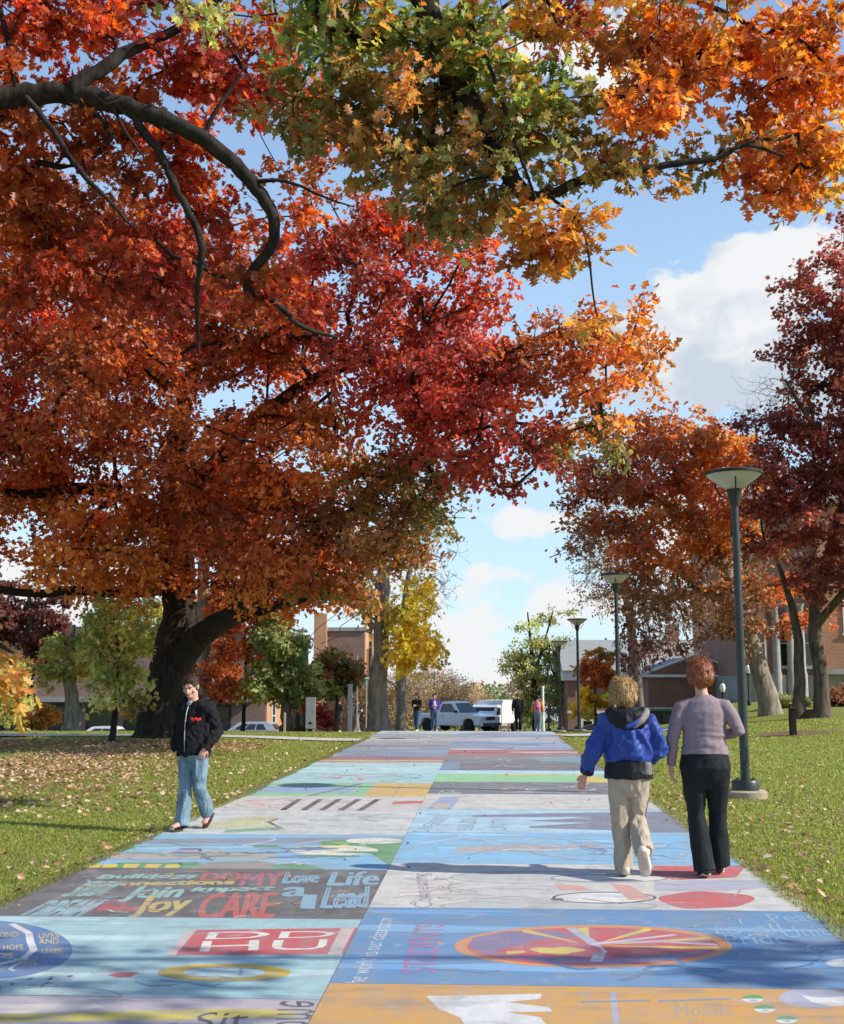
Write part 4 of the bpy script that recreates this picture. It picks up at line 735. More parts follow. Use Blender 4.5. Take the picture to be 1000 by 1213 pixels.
simple('young_tree', 'small sparse tree with bronze green leaves right of the grey pylon', 399, 47, 775, 'green', [(400, 795, 26, 22, 0, 'olive'), (392, 812, 26, 12)], .09, 3000, .18, MAPLE, 'bark', 40, 4, minh=1.4)
simple('burning_bush', 'small crimson leaved shrub behind the grey pylon', 368, 50, 840, 'crimson', [(380, 842, 16, 7), (360, 835, 14, 6), (385, 858, 12, 7, 0, 'crimson')], .1, 1600, .16, OVAL, 'bark', 40, 3, cat='shrub', twl=.3, minh=.4)
simple('broadleaf_tree', 'dull orange brown tree between the great oak trunk and the small maple', 232, 60, 760, 'rust', [(250, 790, 30, 40), (225, 800, 30, 30, 0, 'brown')], .2, 6000, .2, MAPLE, 'bark_dark', 60, 4, minh=1.3)
simple('spreading_shrub', 'olive brown shrub left of the great oak trunk beyond the hidden car', 172, 62, 835, 'olive', [(165, 842, 26, 14), (190, 838, 20, 18)], .06, 5000, .17, OVAL, 'bark', 60, 3, cat='shrub', twl=.4, spread=.12, minh=.05)
# tall half bare tree with a patch of bright yellow leaves
make_tree('maple_tree', 'tall half bare tree with a patch of bright yellow leaves left of the path end', 'tree', gp(448, 44), [[(gp(448, 44, -.1), .55), (gp(448, 44, .5), .34), (P(451, 760, 44), .30), (P(453, 700, 44), .24), (P(458, 650, 44), .14), (P(470, 615, 44), .06)], lim((452, 745, 44, .12), (480, 720, 43, .09), (505, 690, 43, .05)), lim((453, 700, 44, .12), (430, 670, 44, .08), (415, 640, 44, .05)), lim((455, 680, 44, .1), (490, 655, 44, .07), (515, 640, 44, .04))],
          [ell(490, 772, 43, 27, 20, .9, 'yellow', 2.2), ell(482, 735, 43, 26, 24, 1.0, 'yellow', 1.0), ell(500, 705, 43, 20, 20, 1, 'yellow', .6), ell(430, 720, 44, 22, 26, 1.0, 'gold', .4)], 90, 5, 4600, .15, MAPLE, 'bark_grey', .008, .6, minh=4, step=.4, spread=.13)
make_tree('bare_tree', 'pale leafless tree with fine twigs reaching over the yellow leaves', 'tree', gp(475, 62), [[(gp(475, 62, -.1), .3), (gp(475, 62, 1), .26), (P(478, 720, 62), .2), (P(488, 660, 62), .1), (P(495, 640, 62), .05)]],
          [ell(500, 665, 62, 44, 34, 1.6, 'tan'), ell(470, 650, 62, 50, 40, 1.6, 'tan'), ell(505, 700, 62, 30, 30, 1.4, 'tan'), ell(420, 690, 62, 50, 40, 1.6, 'tan')], 120, 8, 900, .12, OVAL, 'twig', .009, 1.0, minh=5, step=.6, spread=.1)
# brushy leafless trees beyond the street
for i, (u, Y, tp_, E_, lb) in enumerate([(470, 96, 790, [(470, 815, 40, 28), (450, 840, 40, 22)], 'brown brushy tree behind the two people near the pickup'), (515, 100, 795, [(512, 820, 36, 26), (520, 845, 36, 20)], 'brown brushy tree directly above the white pickup'), (548, 104, 815, [(545, 835, 26, 22)], 'small twiggy tree between the pickup and the white box truck')]):
    simple('twiggy_tree', lb, u, Y, tp_, 'tan', E_, .18, 12000, .17, OVAL, 'twig', 90, 6, twl=1.3, spread=.3, tip=.012, minh=.5, step=.8, group='leafless brushy trees beyond the street')
# right side of the street
make_tree('honey_locust', 'feathery yellow green tree with layered branches behind the far lamps', 'tree', gp(634, 98), [[(gp(634, 98, -.1), .35), (gp(634, 98, 1), .28), (P(632, 800, 98), .22), (P(628, 755, 98), .12), (P(625, 725, 98), .05)], lim((632, 800, 98, .14), (645, 760, 98, .09), (655, 725, 98, .05))],
          [ell(640, 775, 98, 34, 22, 2, 'lime'), ell(625, 800, 98, 26, 20, 2, 'lime'), ell(630, 735, 98, 22, 12, 1.4, 'lime', .5), ell(655, 728, 98, 20, 10, 1.4, 'lime', .5), ell(665, 790, 98, 34, 30, 2, 'green'), ell(645, 835, 98, 45, 20, 2, 'green'), ell(690, 825, 98, 30, 30, 2, 'lime')], 130, 5, 15000, .24, OVAL, 'bark_dark', .012, 1.3, minh=1.5, step=.8, spread=.22, flat=.2)
simple('maple_tree', 'small orange and yellow tree in front of the long white roofed hall', 705, 82, 770, 'orange', [(704, 800, 20, 22), (700, 835, 22, 18, 0, 'yellow'), (712, 778, 16, 16, 0, 'gold')], .12, 4500, .24, MAPLE, 'bark', 50, 4, minh=.8)
make_tree('bare_tree', 'grey nearly leafless tree rising behind the second lamp', 'tree', gp(757, 60), [[(gp(757, 60, -.1), .38), (gp(757, 60, .6), .30), (P(752, 780, 60), .26), (P(745, 720, 60), .19), (P(730, 660, 60), .1), (P(715, 620, 60), .05)], lim((746, 725, 60, .13), (765, 680, 60, .09), (775, 640, 60, .05))],
          [ell(712, 640, 60, 36, 36, 2, 'tan'), ell(740, 620, 60, 36, 40, 2, 'tan'), ell(705, 690, 60, 30, 30, 2, 'tan'), ell(745, 690, 60, 45, 45, 2, 'brown'), ell(790, 740, 60, 50, 50, 2.4, 'brown', .8), ell(830, 700, 60, 50, 60, 2.4, 'brown', .8)], 170, 8, 9000, .15, OVAL, 'twig', .009, 1.1, minh=4, step=.6, spread=.2)
bR = gp(912, 47)
make_tree('oak_tree', 'rusty orange oak with a leaning grey trunk behind the nearest lamp', 'tree', bR, [[(bR+(0, 0, -.1), .52), (bR+(-.05, 0, .4), .41), (P(897, 790, 47), .35), (P(884, 735, 47), .31), (P(862, 680, 47), .28), (P(835, 620, 46.5), .2), (P(800, 560, 46), .12), (P(785, 520, 46), .06)], lim((880, 720, 47, .22), (820, 690, 46, .17), (770, 650, 45.5, .12), (730, 610, 45, .07)), lim((870, 700, 47, .2), (900, 620, 47, .14), (890, 560, 47, .09)), lim((835, 620, 46.5, .14), (790, 600, 46, .1), (745, 570, 45.5, .06))],
          [ell(770, 560, 45.5, 60, 45, 2, 'rust', 1.1), ell(820, 530, 46, 60, 38, 2, 'orange', 1.1), ell(715, 585, 45, 48, 50, 1.6, 'rust'), ell(700, 640, 45, 30, 24, 1.4, 'brown', .7), ell(760, 525, 45.5, 40, 26, 1.6, 'rust', .8), ell(735, 645, 45, 36, 30, 1.5, 'rust', .9), ell(840, 610, 46, 50, 50, 2, 'orange', 1.1), ell(790, 640, 45.5, 50, 40, 2, 'orange'), ell(860, 560, 46.5, 50, 40, 2, 'orange'), ell(885, 660, 47, 40, 45, 2, 'brown', .9), ell(775, 710, 46, 45, 40, 2, 'brown', .7), ell(850, 720, 46, 55, 40, 2, 'brown', .8), ell(770, 770, 46, 40, 20, 2, 'maroon', .5), ell(930, 720, 47, 50, 40, 2, 'rust', .5)], 300, 5, 24000, .18, MID, 'bark_grey', .014, .95, minh=4, step=.5, spread=.17)
bS = gp(972, 42)
make_tree('maple_tree', 'deep crimson tree at the right edge with two dark trunks', 'tree', bS, [[(bS+(0, 0, -.1), .38), (bS+(0, 0, .3), .28), (P(972, 790, 42), .24), (P(962, 740, 42), .22), (P(975, 680, 42), .19), (P(1010, 560, 42), .15), (P(1040, 420, 42), .1), (P(1050, 300, 42), .05)], [(bS+(-.75, .1, -.1), .32), (bS+(-.75, .1, .3), .22), (P(947, 790, 42.2), .18), (P(944, 740, 42.3), .15), (P(930, 690, 42), .10), (P(915, 650, 42), .05)], lim((963, 745, 42, .16), (1000, 700, 41, .12), (1050, 650, 40, .08)), lim((1005, 570, 42, .12), (960, 500, 41, .09), (930, 450, 40.5, .05)), lim((1035, 430, 42, .1), (990, 380, 41, .07), (955, 330, 41, .04))],
          [ell(960, 610, 41, 70, 55, 2.4, 'dkred', 1.2), ell(930, 570, 41, 45, 40, 1.8, 'dkred'), ell(1000, 520, 41, 80, 60, 2.6, 'dkred', 1.2), ell(985, 420, 41, 62, 45, 2, 'dkred', 1.2), ell(970, 360, 41, 50, 40, 1.8, 'dkred'), ell(1000, 300, 41, 30, 40, 1.6, 'dkred', .8), ell(920, 510, 41, 38, 26, 1.4, 'dkred', .8), ell(985, 680, 41, 45, 30, 1.8, 'dkred', .9), ell(1070, 450, 41, 90, 160, 3, 'dkred', 1.5), ell(1080, 640, 41, 80, 70, 3, 'dkred')], 330, 6, 52000, .15, MAPLE, 'bark', .009, .9, minh=4, step=.5, spread=.15)
make_tree('bare_tree', 'leafless pale tree showing its twigs above the crimson crown at right', 'tree', gp(905, 70), [[(gp(905, 70, -.1), .35), (gp(905, 70, 1), .3), (P(905, 700, 70), .24), (P(900, 560, 70), .14), (P(895, 500, 70), .06)], lim((902, 600, 70, .12), (925, 500, 70, .07), (930, 460, 70, .03))],
          [ell(900, 480, 70, 34, 36, 2, 'tan'), ell(935, 470, 70, 34, 34, 2, 'tan'), ell(880, 520, 70, 24, 24, 2, 'tan')], 60, 6, 0, .1, OVAL, 'twig', .009, 1.6, minh=6, step=.7, sag=.0)
simple('spreading_shrub', 'russet spreading shrub by the stone base at the right edge', 992, 52, 832, 'brown', [(992, 835, 24, 12), (1010, 828, 20, 14)], .04, 5000, .14, OVAL, 'bark', 60, 3, cat='shrub', twl=.35, spread=.1, minh=.05)
simple('clipped_hedge', 'dark clipped hedge between the leaning trunk and the twin trunks', 930, 53, 835, 'green', [(930, 838, 24, 9)], .04, 5000, .13, OVAL, 'bark', 60, 3, cat='hedge', twl=.3, spread=.1, minh=.05)
disc('mulch_ring', float(gp(135, 31)[0]), 31, 1.4, 'mulch'); disc('mulch_ring', float(gp(937, 34.5)[0]), 34.5, 1.2, 'mulch')
# ------------------------------------------------------------------ lamps along the promenade
M['cone'] = mat('lamp_shade', (.55, .51, .43), .35, var=.15, scale=4, spec=.5)
def make_lamp(name, label, loc, group, H=4.72):
    r = thing(name, label, 'street lamp', loc, 0, group)
    mb = MB(); mb.lathe([(.29, -.1), (.30, .09), (.27, .11), (.02, .11)], n=32); mb.build('footing', M['concrete'], r, smooth=True)
    mb = MB(); mb.lathe([(.19, .105), (.195, .22), (.175, .25), (.08, .255)], n=32)
    for k in range(4):
        a = k*math.pi/2+.5; mb.lathe([(.018, .25), (.018, .275)], (math.cos(a)*.15, math.sin(a)*.15, 0), 8)
    mb.build('base_cover', M['pole'], r, smooth=True)
    mb = MB(); mb.lathe([(.066, .11), (.064, 1.2), (.052, H-.55), (.052, H-.5)], n=24); mb.box(-.03, .03, -.072, -.055, .5, .72); mb.build('pole', M['pole'], r, smooth=True)
    mb = MB(); mb.lathe([(.055, H-.52), (.065, H-.5), (.09, H-.36), (.12, H-.27), (.10, H-.255)], n=24); mb.build('collar', M['pole'], r, smooth=True)
    mb = MB(); mb.lathe([(.11, H-.26), (.17, H-.225), (.29, H-.13), (.41, H-.035), (.40, H-.035), (.28, H-.12), (.10, H-.245)], n=36); mb.build('lamp_shade', M['cone'], r, smooth=True)
    mb = MB(); mb.lathe([(.41, H-.045), (.43, H-.04), (.43, H-.005), (.38, H+.012), (.02, H+.03)], n=36); mb.build('top_cap', M['black'], r, smooth=True)
    for k in range(3):
        a = k*2*math.pi/3+.4; c, s_ = math.cos(a), math.sin(a)
        mb = MB(); mb.tube([(c*.10, s_*.10, H-.40), (c*.22, s_*.22, H-.33), (c*.30, s_*.30, H-.20), (c*.305, s_*.305, H-.115)], .012, 6); mb.build('bracket', M['black'], r, smooth=True)
    return r
def copy_tree(o, parent=None):
    c = o.copy(); COL.objects.link(c); c.parent = parent
    for ch in list(o.children): copy_tree(ch, c)
    return c
L0_ = None
for (u, Y, lab, H) in [(880.5, 17.5, 'nearest street lamp, standing on a concrete footing beside the woman in mauve', 4.72), (733.5, 34, 'second street lamp, its base hidden behind the woman in the blue jacket', 4.72), (686, 50.5, 'third street lamp, with its whole pole visible on the grass at the path end', 4.72), (664, 63, 'fourth street lamp, in front of the feathery yellow green tree', 4.72), (650, 86, 'farthest and smallest street lamp of the row', 4.72)]:
    x = float(P(u, 860, Y)[0]); loc = (x, Y, gz(x, Y))
    if L0_ is None: L0_ = make_lamp('street_lamp', lab, loc, 'street lamps along the painted path')
    else:
        o = copy_tree(L0_); o.location = loc; o['label'] = lab
M['globe'] = mat('frosted_globe', (.75, .75, .70), .3, var=.04)
for i, (u, v, Y, lab) in enumerate([(856, 815, 58, 'small globe lamp on a thin post before the low brick hall'), (886, 793, 60, 'small globe lamp beside the leaning grey trunk')]):
    x, _, z = P(u, v, Y); g0 = gz(x, Y); r = thing('globe_lamp', lab, 'street lamp', (x, Y, g0), 0, 'small globe lamps'); h = z-g0
    mb = MB(); mb.lathe([(.10, -.1), (.10, .2), (.05, .3), (.045, h-.3), (.10, h-.25), (.10, h-.2)], n=12); mb.build('pole', M['black'], r, smooth=True)
    mb = MB(); mb.lathe([(.07, h-.2), (.12, h-.1), (.14, h+.03), (.11, h+.16), (.05, h+.22)], n=16); mb.build('globe', M['globe'], r, smooth=True)
    mb = MB(); mb.lathe([(.07, h+.26), (.05, h+.32), (.01, h+.40)], n=10); mb.build('finial', M['black'], r, smooth=True)
# ------------------------------------------------------------------ posts and signs
b = gp(937, 33.6); r = thing('wooden_post', 'short dark post in a ring of mulch on the right lawn', 'post', b)
mb = MB(); mb.box(-.085, .085, -.085, .085, -.1, .74); mb.build('post_shaft', M['bark_dark'], r, bevel=.012); mb = MB(); mb.add([(-.10, -.10, .74), (.10, -.10, .74), (.10, .10, .74), (-.10, .10, .74), (0, 0, .80)], [(0, 1, 4), (1, 2, 4), (2, 3, 4), (3, 0, 4), (3, 2, 1, 0)]); mb.build('post_cap', M['bark_dark'], r)
b = gp(338, 39); r = thing('marker_stake', 'thin pale wooden stake under the olive green tree', 'stake', b); M['wood'] = mat('pale_wood', (.45, .38, .28), .8, var=.2, stretch=(1, 1, .2), scale=20)
mb = MB(); mb.box(-.035, .035, -.035, .035, -.1, .62); mb.build('stake_shaft', M['wood'], r, bevel=.008); mb = MB(); mb.add([(-.035, -.035, .62), (.035, -.035, .62), (.035, .035, .62), (-.035, .035, .62), (0, 0, .70)], [(0, 1, 4), (1, 2, 4), (2, 3, 4), (3, 0, 4), (3, 2, 1, 0)]); mb.build('stake_tip', M['wood'], r)
b = gp(368.5, 42); r = thing('sign_pylon', 'tall grey metal sign pylon on the left lawn', 'sign', b)
mb = MB(); mb.box(-.17, .17, -.06, .06, .12, 1.22); mb.build('sign_panel', M['grey'], r, bevel=.01)
for s_ in (-1, 1):
    mb = MB(); mb.box(s_*.12-.03, s_*.12+.03, -.03, .03, -.1, .125); mb.build('leg', M['grey'], r)
mb = MB(); mb.box(-.05, .05, -.066, -.061, .28, .36); mb.build('notice', M['black'], r)
b = gp(415, 46); r = thing('white_post', 'white square post carrying a dark arrow board on the left lawn', 'post', b)
mb = MB(); mb.box(-.075, .075, -.075, .075, -.1, 1.75); mb.build('post_shaft', M['white'], r, bevel=.01); mb = MB(); mb.box(-.1, .1, -.1, .1, 1.75, 1.81); mb.build('post_cap', M['white'], r, bevel=.01)
b = gp(434, 55); r = thing('street_sign', 'green street name blades on a thin pole beside the half bare tree', 'sign', b)
M['signgreen'] = mat('sign_green', (.03, .22, .12), .4, var=.08); M['brownsign'] = mat('sign_brown', (.10, .06, .04), .5)
mb = MB(); mb.lathe([(.03, -.1), (.03, 2.35)], n=8); mb.build('pole', M['grey'], r, smooth=True)
mb = MB(); mb.box(-.45, .45, -.015, .015, 2.36, 2.56); mb.build('name_blade', M['signgreen'], r); mb = MB(); mb.box(-.015, .015, -.45, .45, 2.14, 2.34); mb.build('name_blade', M['signgreen'], r)
mb = MB(); mb.box(-.12, .12, -.022, -.017, 2.42, 2.50); mb.build('lettering', M['white'], r)
b = gp(423, 52); r = thing('direction_sign', 'brown direction boards on a slim pole left of the green street sign', 'sign', b)
mb = MB(); mb.lathe([(.03, -.1), (.03, 3.3)], n=8); mb.build('pole', M['grey'], r, smooth=True)
for z in (3.0, 2.82):
    mb = MB(); mb.box(-.16, .26, -.05, -.03, z, z+.1); mb.build('board', M['brownsign'], r)
b = gp(439, 58); r = thing('utility_pole', 'thin brown utility pole directly left of the half bare tree', 'pole', b)
mb = MB(); mb.lathe([(.11, -.1), (.10, 3), (.08, 5.6)], n=10); mb.build('pole', M['bark'], r, smooth=True); mb = MB(); mb.box(-.5, .5, -.04, .04, 5.2, 5.3); mb.build('crossarm', M['bark'], r)
x, _, z = P(643, 815, 66); b = gp(643, 66); r = thing('white_post', 'tall thin white pole beside the walker with the pink backpack', 'pole', b)
mb = MB(); mb.lathe([(.07, -.1), (.06, z-b[2])], n=10); mb.build('pole', M['white'], r, smooth=True); mb = MB(); mb.lathe([(.08, z-b[2]), (.05, z-b[2]+.1)], n=10); mb.build('post_cap', M['white'], r, smooth=True)
# ------------------------------------------------------------------ buildings
M['brick'] = brickmat('brick_red', (.30, .12, .075), (.22, .085, .055), (.34, .28, .23)); M['brick_or_sunlit'] = brickmat('brick_orange_and_sunlit', (.52, .26, .13), (.42, .19, .09), (.45, .36, .26)); M['brick_br_shaded'] = brickmat('brick_shaded_brown', (.25, .14, .10), (.19, .105, .08), (.28, .23, .19))  # brown and orange put shade and sun into one brick; house is truly orange
M['stone'] = mat('limestone', (.34, .32, .29), .85, var=.15, scale=3, bump=.2, dirt=.25); M['roof'] = mat('shingle_roof', (.30, .31, .30), .9, var=.2, scale=8, bump=.3); M['fascia'] = mat('white_fascia', (.66, .66, .63), .7, var=.06)
def win(parent, x0, x1, z0, z1, y, face='y', fw=.09, sill=True, bars=1):
    """a window on the plane y (face -Y) or on the plane x = y (face +X)"""
    def T(a, b, c): return (a, b, c)
    def bx(mb, a0, a1, d0, d1, c0, c1):
        if face == 'y': mb.box(a0, a1, y-d1, y-d0, c0, c1)
        else: mb.box(y+d0, y+d1, a0, a1, c0, c1)
    f = MB(); bx(f, x0, x0+fw, .003, .06, z0, z1); bx(f, x1-fw, x1, .003, .06, z0, z1); bx(f, x0+fw, x1-fw, .003, .06, z0, z0+fw); bx(f, x0+fw, x1-fw, .003, .06, z1-fw, z1)
    for k in range(bars): q = z0+(z1-z0)*(k+1)/(bars+1); bx(f, x0+fw, x1-fw, .003, .05, q-.025, q+.025)
    if sill: bx(f, x0-.08, x1+.08, .003, .12, z0-.1, z0-.002)
    o = f.build('window', M['white'], parent); g = MB(); bx(g, x0+fw, x1-fw, .004, .02, z0+fw, z1-fw); g.build('pane', M['glass'], o); return o
# low brick hall at the left, sunlight on its end wall put into orange brick
xa, xb = float(P(-60, 811, 86)[0]), float(P(315, 811, 86)[0]); zb = gz(xb, 86)-.4
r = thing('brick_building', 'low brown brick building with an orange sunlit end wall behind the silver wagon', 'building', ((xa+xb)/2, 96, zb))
hw = (xb-xa)/2; mb = MB(); mb.box(-hw, hw, -10, 10, -2, 8.2); wl = mb.build('wall', M['brick_br_shaded'], r); mb = MB(); mb.box(hw+.004, hw+.12, -10, 10, -2, 8.2); mb.build('end_wall', M['brick_or_sunlit'], r)  # front brick darkened for shade, end wall brightened for sun
mb = MB(); mb.box(-hw-.3, hw+.3, -10.3, 10.3, 8.2, 8.6); mb.build('roof', M['stone'], r)
mb = MB(); mb.box(-hw+1, hw-.8, -10.9, -10.003, 3.15, 3.5); mb.build('canopy', M['stone'], r)
for k in range(7):
    a = -hw+2+k*(2*hw-4)/7; mb = MB(); mb.box(a, a+(2*hw-4)/7-.5, -10.08, -10.003, .6, 3.0); w_ = mb.build('window', M['black'], r); mb = MB(); mb.box(a+.15, a+(2*hw-4)/7-.65, -10.11, -10.082, .8, 2.8); mb.build('pane', M['glass'], w_)
for k in range(4):
    win(r, -8+k*4.6, -6.6+k*4.6, 1.0, 3.2, hw+.12, 'x')
xa, xb = float(P(374, 811, 96)[0]), float(P(431, 811, 96)[0]); zb = gz(xa, 96)-.4
r = thing('brick_building', 'taller brick block with a shaded front and ribbed sunlit side right of the grey pylon', 'building', ((xa+xb)/2, 106, zb))
hw = (xb-xa)/2; mb = MB(); mb.box(-hw, hw, -10, 12, -2, 9.0); mb.build('wall', M['brick_br_shaded'], r); mb = MB(); mb.box(hw+.004, hw+.1, -10, 12, -2, 9.0); mb.build('side_wall', M['brick_or_sunlit'], r)  # shaded front and sunlit side painted as two brick colours
mb = MB(); mb.box(-hw-.15, hw+.2, -10.15, 12.15, 9.0, 9.3); mb.build('coping', M['stone'], r); mb = MB(); mb.box(-hw-.12, -hw+.9, -10.5, -10.003, -2, 10.4); mb.build('pier', M['brick_or_sunlit'], r)  # pier brick coloured as if sunlit
for k in range(7):
    mb = MB(); mb.box(hw+.1, hw+.35, -9+k*3, -8.4+k*3, 0, 7.6); mb.build('rib', M['brick_or_sunlit'], r)  # ribs share the sunlit colour of the side wall
    if k < 6: win(r, -7.9+k*3, -6.6+k*3, 4.6, 6.6, hw+.1, 'x')
# small orange building far down the street
xa, xb = float(P(590, 811, 150)[0]), float(P(612, 811, 150)[0]); zb = gz(xb, 150)
r = thing('brick_house', 'small orange brick house far down the street behind the white box truck', 'building', ((xa+xb)/2, 154, zb)); hw = (xb-xa)/2
mb = MB(); mb.box(-hw, hw, -4, 4, -1, 2.6); mb.build('wall', M['brick_or_sunlit'], r); mb = MB(); mb.box(-hw-.3, hw+.3, -4.3, 4.3, 2.6, 2.85); mb.build('roof', M['roof'], r)
for k in (-.6, .25): win(r, k*hw, k*hw+.6, .9, 2.0, -4); win(r, k*hw+.02, k*hw+.5, -.4, .4, -4, bars=0)
# long hall with white gutter line at the right
Yh = 92; xa, xb = float(P(672, 811, Yh)[0]), float(P(900, 811, Yh)[0]); zb = gz(xa+4, Yh)-.3
r = thing('brick_hall', 'long two storey brick hall with a grey roof and white eaves behind the blonde woman', 'building', ((xa+xb)/2, Yh+6, zb)); hw = (xb-xa)/2
zt = float(P(750, 806, Yh)[2])-zb
zr = float(P(750, 770, Yh)[2])-zb
mb = MB(); mb.box(-hw, hw, -6, 6, -2, zt); mb.build('wall', M['brick'], r); mb = MB(); mb.box(-hw-.3, hw+.3, -6.35, 6.35, zt, zt+.75); mb.build('fascia', M['fascia'], r)
mb = MB(); mb.side_prism([(-6.6, zt+.75), (6.6, zt+.75), (0, zr+1.0)], -hw-.4, hw+.4); rf = mb.build('roof', M['roof'], r)
for k in (-hw+8.5,): 
    mb = MB(); mb.box(k, k+1.0, -.5, .5, zr-.5, zr+2.2); mb.build('chimney', M['brick'], rf)
for k in range(6):
    a = -hw+1.0+k*2.55; win(r, a, a+1.0, zt-1.9, zt-.5, -6, fw=.16); win(r, a, a+1.0, zt-4.3, zt-2.9, -6, fw=.16)
mb = MB(); mb.box(-hw-.02, hw, -6.05, -6.003, zt-2.5, zt-2.3); mb.build('string_course', M['fascia'], r)
# gabled brick wing in front of it
Yw = 74; xa, xb = float(P(768, 811, Yw)[0]), float(P(880, 811, Yw)[0]); zb = gz(xa, Yw)-.4; zt = float(P(800, 801, Yw)[2])-zb
r = thing('brick_wing', 'low blank brick wing with a bright white eave beside the auburn haired woman', 'building', ((xa+xb)/2, Yw+5, zb)); hw = (xb-xa)/2
mb = MB(); mb.box(-hw, hw, -5, 5, -2, zt); mb.build('wall', M['brick'], r)
mb = MB(); mb.add([(-hw-.5, -5.0, zt+.001), (hw+.5, -5.0, zt+.001), (hw+.5, 5.4, zt+.001), (-hw-.5, 5.4, zt+.001), (0, -5.0, zt+1.25), (0, 5.4, zt+1.25)], [(0, 1, 4), (2, 3, 5), (1, 2, 5, 4), (3, 0, 4, 5), (3, 2, 1, 0)]); mb.build('roof', M['roof'], r)
mb = MB(); mb.add([(-hw-.3, -5.003, zt+.1), (hw+.3, -5.003, zt+.1), (0, -5.003, zt+1.15), (-hw-.3, -5.12, zt+.1), (hw+.3, -5.12, zt+.1), (0, -5.12, zt+1.15)], [(0, 2, 1), (3, 4, 5), (0, 1, 4, 3), (1, 2, 5, 4), (2, 0, 3, 5)]); mb.build('gable', M['brick'], r)
mb = MB(); mb.box(-hw-.55, hw+.55, -5.5, -5.403, zt-.06, zt+.10); mb.build('eave', M['white'], r)
mb = MB(); mb.tube([(-hw-.5, -5.47, zt+.06), (0, -5.47, zt+1.32)], .07, 4); mb.tube([(hw+.5, -5.47, zt+.06), (0, -5.47, zt+1.32)], .07, 4); mb.build('verge_board', M['white'], r)
for k in range(2):
    win(r, -hw+.3+k*1.0, -hw+.95+k*1.0, zt-2.9, zt-1.9, -5, fw=.12)
# old brick building with a stone base at the right edge
Yo = 66; xa, xb = float(P(884, 811, Yo)[0]), float(P(1180, 811, Yo)[0]); zb = gz(xa, Yo)-.2
r = thing('college_building', 'tall orange brick building with stone columns and grey stone base at the right edge', 'building', ((xa+xb)/2, Yo+8, zb)); hw = (xb-xa)/2
zs = float(P(950, 799, Yo)[2])-zb
mb = MB(); mb.box(-hw, hw, -8, 8, zs, 11.0); mb.build('wall', M['brick'], r); M['brick_lit'] = brickmat('brick_sunlit', (.46, .19, .09), (.38, .145, .07), (.42, .32, .22))  # bay brick is a sunlit copy of the red, sunlight put into its colour
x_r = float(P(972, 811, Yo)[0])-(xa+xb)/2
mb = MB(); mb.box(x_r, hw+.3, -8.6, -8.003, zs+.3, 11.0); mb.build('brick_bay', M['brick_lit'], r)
mb = MB(); mb.box(-hw-.1, hw+.4, -8.2, 8.2, -2, zs-.02); mb.build('stone_base', M['stone'], r); mb = MB(); mb.box(x_r-.15, hw+.5, -8.9, -8.003, zs, zs+.29); mb.build('stone_sill', M['stone'], r)
mb = MB(); mb.box(-hw-.4, hw+.7, -8.9, 8.4, 11.0, 11.5); mb.build('cornice', M['stone'], r)
for u in (920, 937, 950):
    a = float(P(u, 811, Yo-.5)[0])-(xa+xb)/2; mb = MB(); mb.lathe([(.26, -1), (.26, zs), (.21, zs+.2), (.18, zs+3.6), (.27, zs+3.8)], (a, -8.75, 0), 14); mb.build('column', M['stone'], r, smooth=True)
for k in range(3):
    a = -hw+.6+k*1.25; mb = MB(); win(r, a, a+.55, zs+.4, zs+3.0, -8, fw=.08)
for k in range(3):
    a = x_r+1.2+k*2.6; win(r, a, a+1.1, zs+2.2, zs+4.4, -8.6)
# dark hedge and green bin in front of the hall
b = gp(792, 56); r = thing('rubbish_skip', 'dark green metal skip behind the blonde woman', 'skip', b); M['skip'] = mat('skip_green', (.02, .07, .045), .5, var=.2); 
mb = MB(); mb.prism([(-2.3, -.8), (2.3, -.8), (2.3, .8), (-2.3, .8)], 0, .55); mb.build('container', M['black'], r, bevel=.04); mb = MB(); mb.box(-2.35, 2.35, -.86, .86, .552, .68); mb.build('lid', M['skip'], r, bevel=.03)
for k in range(6):
    mb = MB(); mb.box(-2.0+k*.78, -1.9+k*.78, -.86, -.803, .03, .54); mb.build('rib', M['black'], r)
# ------------------------------------------------------------------ vehicles (built facing +Y, x across)
M['car_white'] = mat('car_white', (.72, .73, .74), .25, var=.04, coat=.6); M['car_silver'] = mat('car_silver', (.50, .51, .50), .28, var=.05, metal=.4, coat=.6); M['car_red'] = mat('car_red', (.45, .02, .025), .25, var=.05, coat=.6); M['redlens'] = mat('red_lens', (.4, .02, .02), .2); M['lens'] = mat('headlamp_lens', (.6, .62, .62), .1, spec=.9)
def wheels(r, tr, ya, yb, R, w=.22):
    for x in (-tr, tr):
        for y in (ya, yb):
            mb = MB(); mb.lathe([(R*.62, -w/2), (R*.95, -w/2), (R, -w*.3), (R, w*.3), (R*.95, w/2), (R*.62, w/2)], (x, y, R), 24, axis='x'); t = mb.build('wheel', M['rubber'], r, smooth=True)
            mb = MB(); mb.lathe([(R*.60, -w*.46), (R*.60, w*.46), (R*.5, w*.50), (R*.1, w*.40)], (x, y, R), 16, axis='x'); mb.build('rim', M['grey'], t, smooth=True)
def taper_body(prof, W, ztop, mat_, r, name='body', bevel=.03, tumble=0):
    """prof: closed polygon (y, z); the sides lean inward above z = ztop"""
    mb = MB(); n = len(prof); wx = lambda z: W/2-(max(z-ztop, 0))*tumble
    V = [(-wx(z), y, z) for y, z in prof]+[(wx(z), y, z) for y, z in prof]
    mb.add(V, [tuple(range(n)), tuple(range(n, 2*n))[::-1]]+[(i, n+i, n+(i+1) % n, (i+1) % n) for i in range(n)]); return mb.build(name, mat_, r, bevel=bevel, smooth=True)
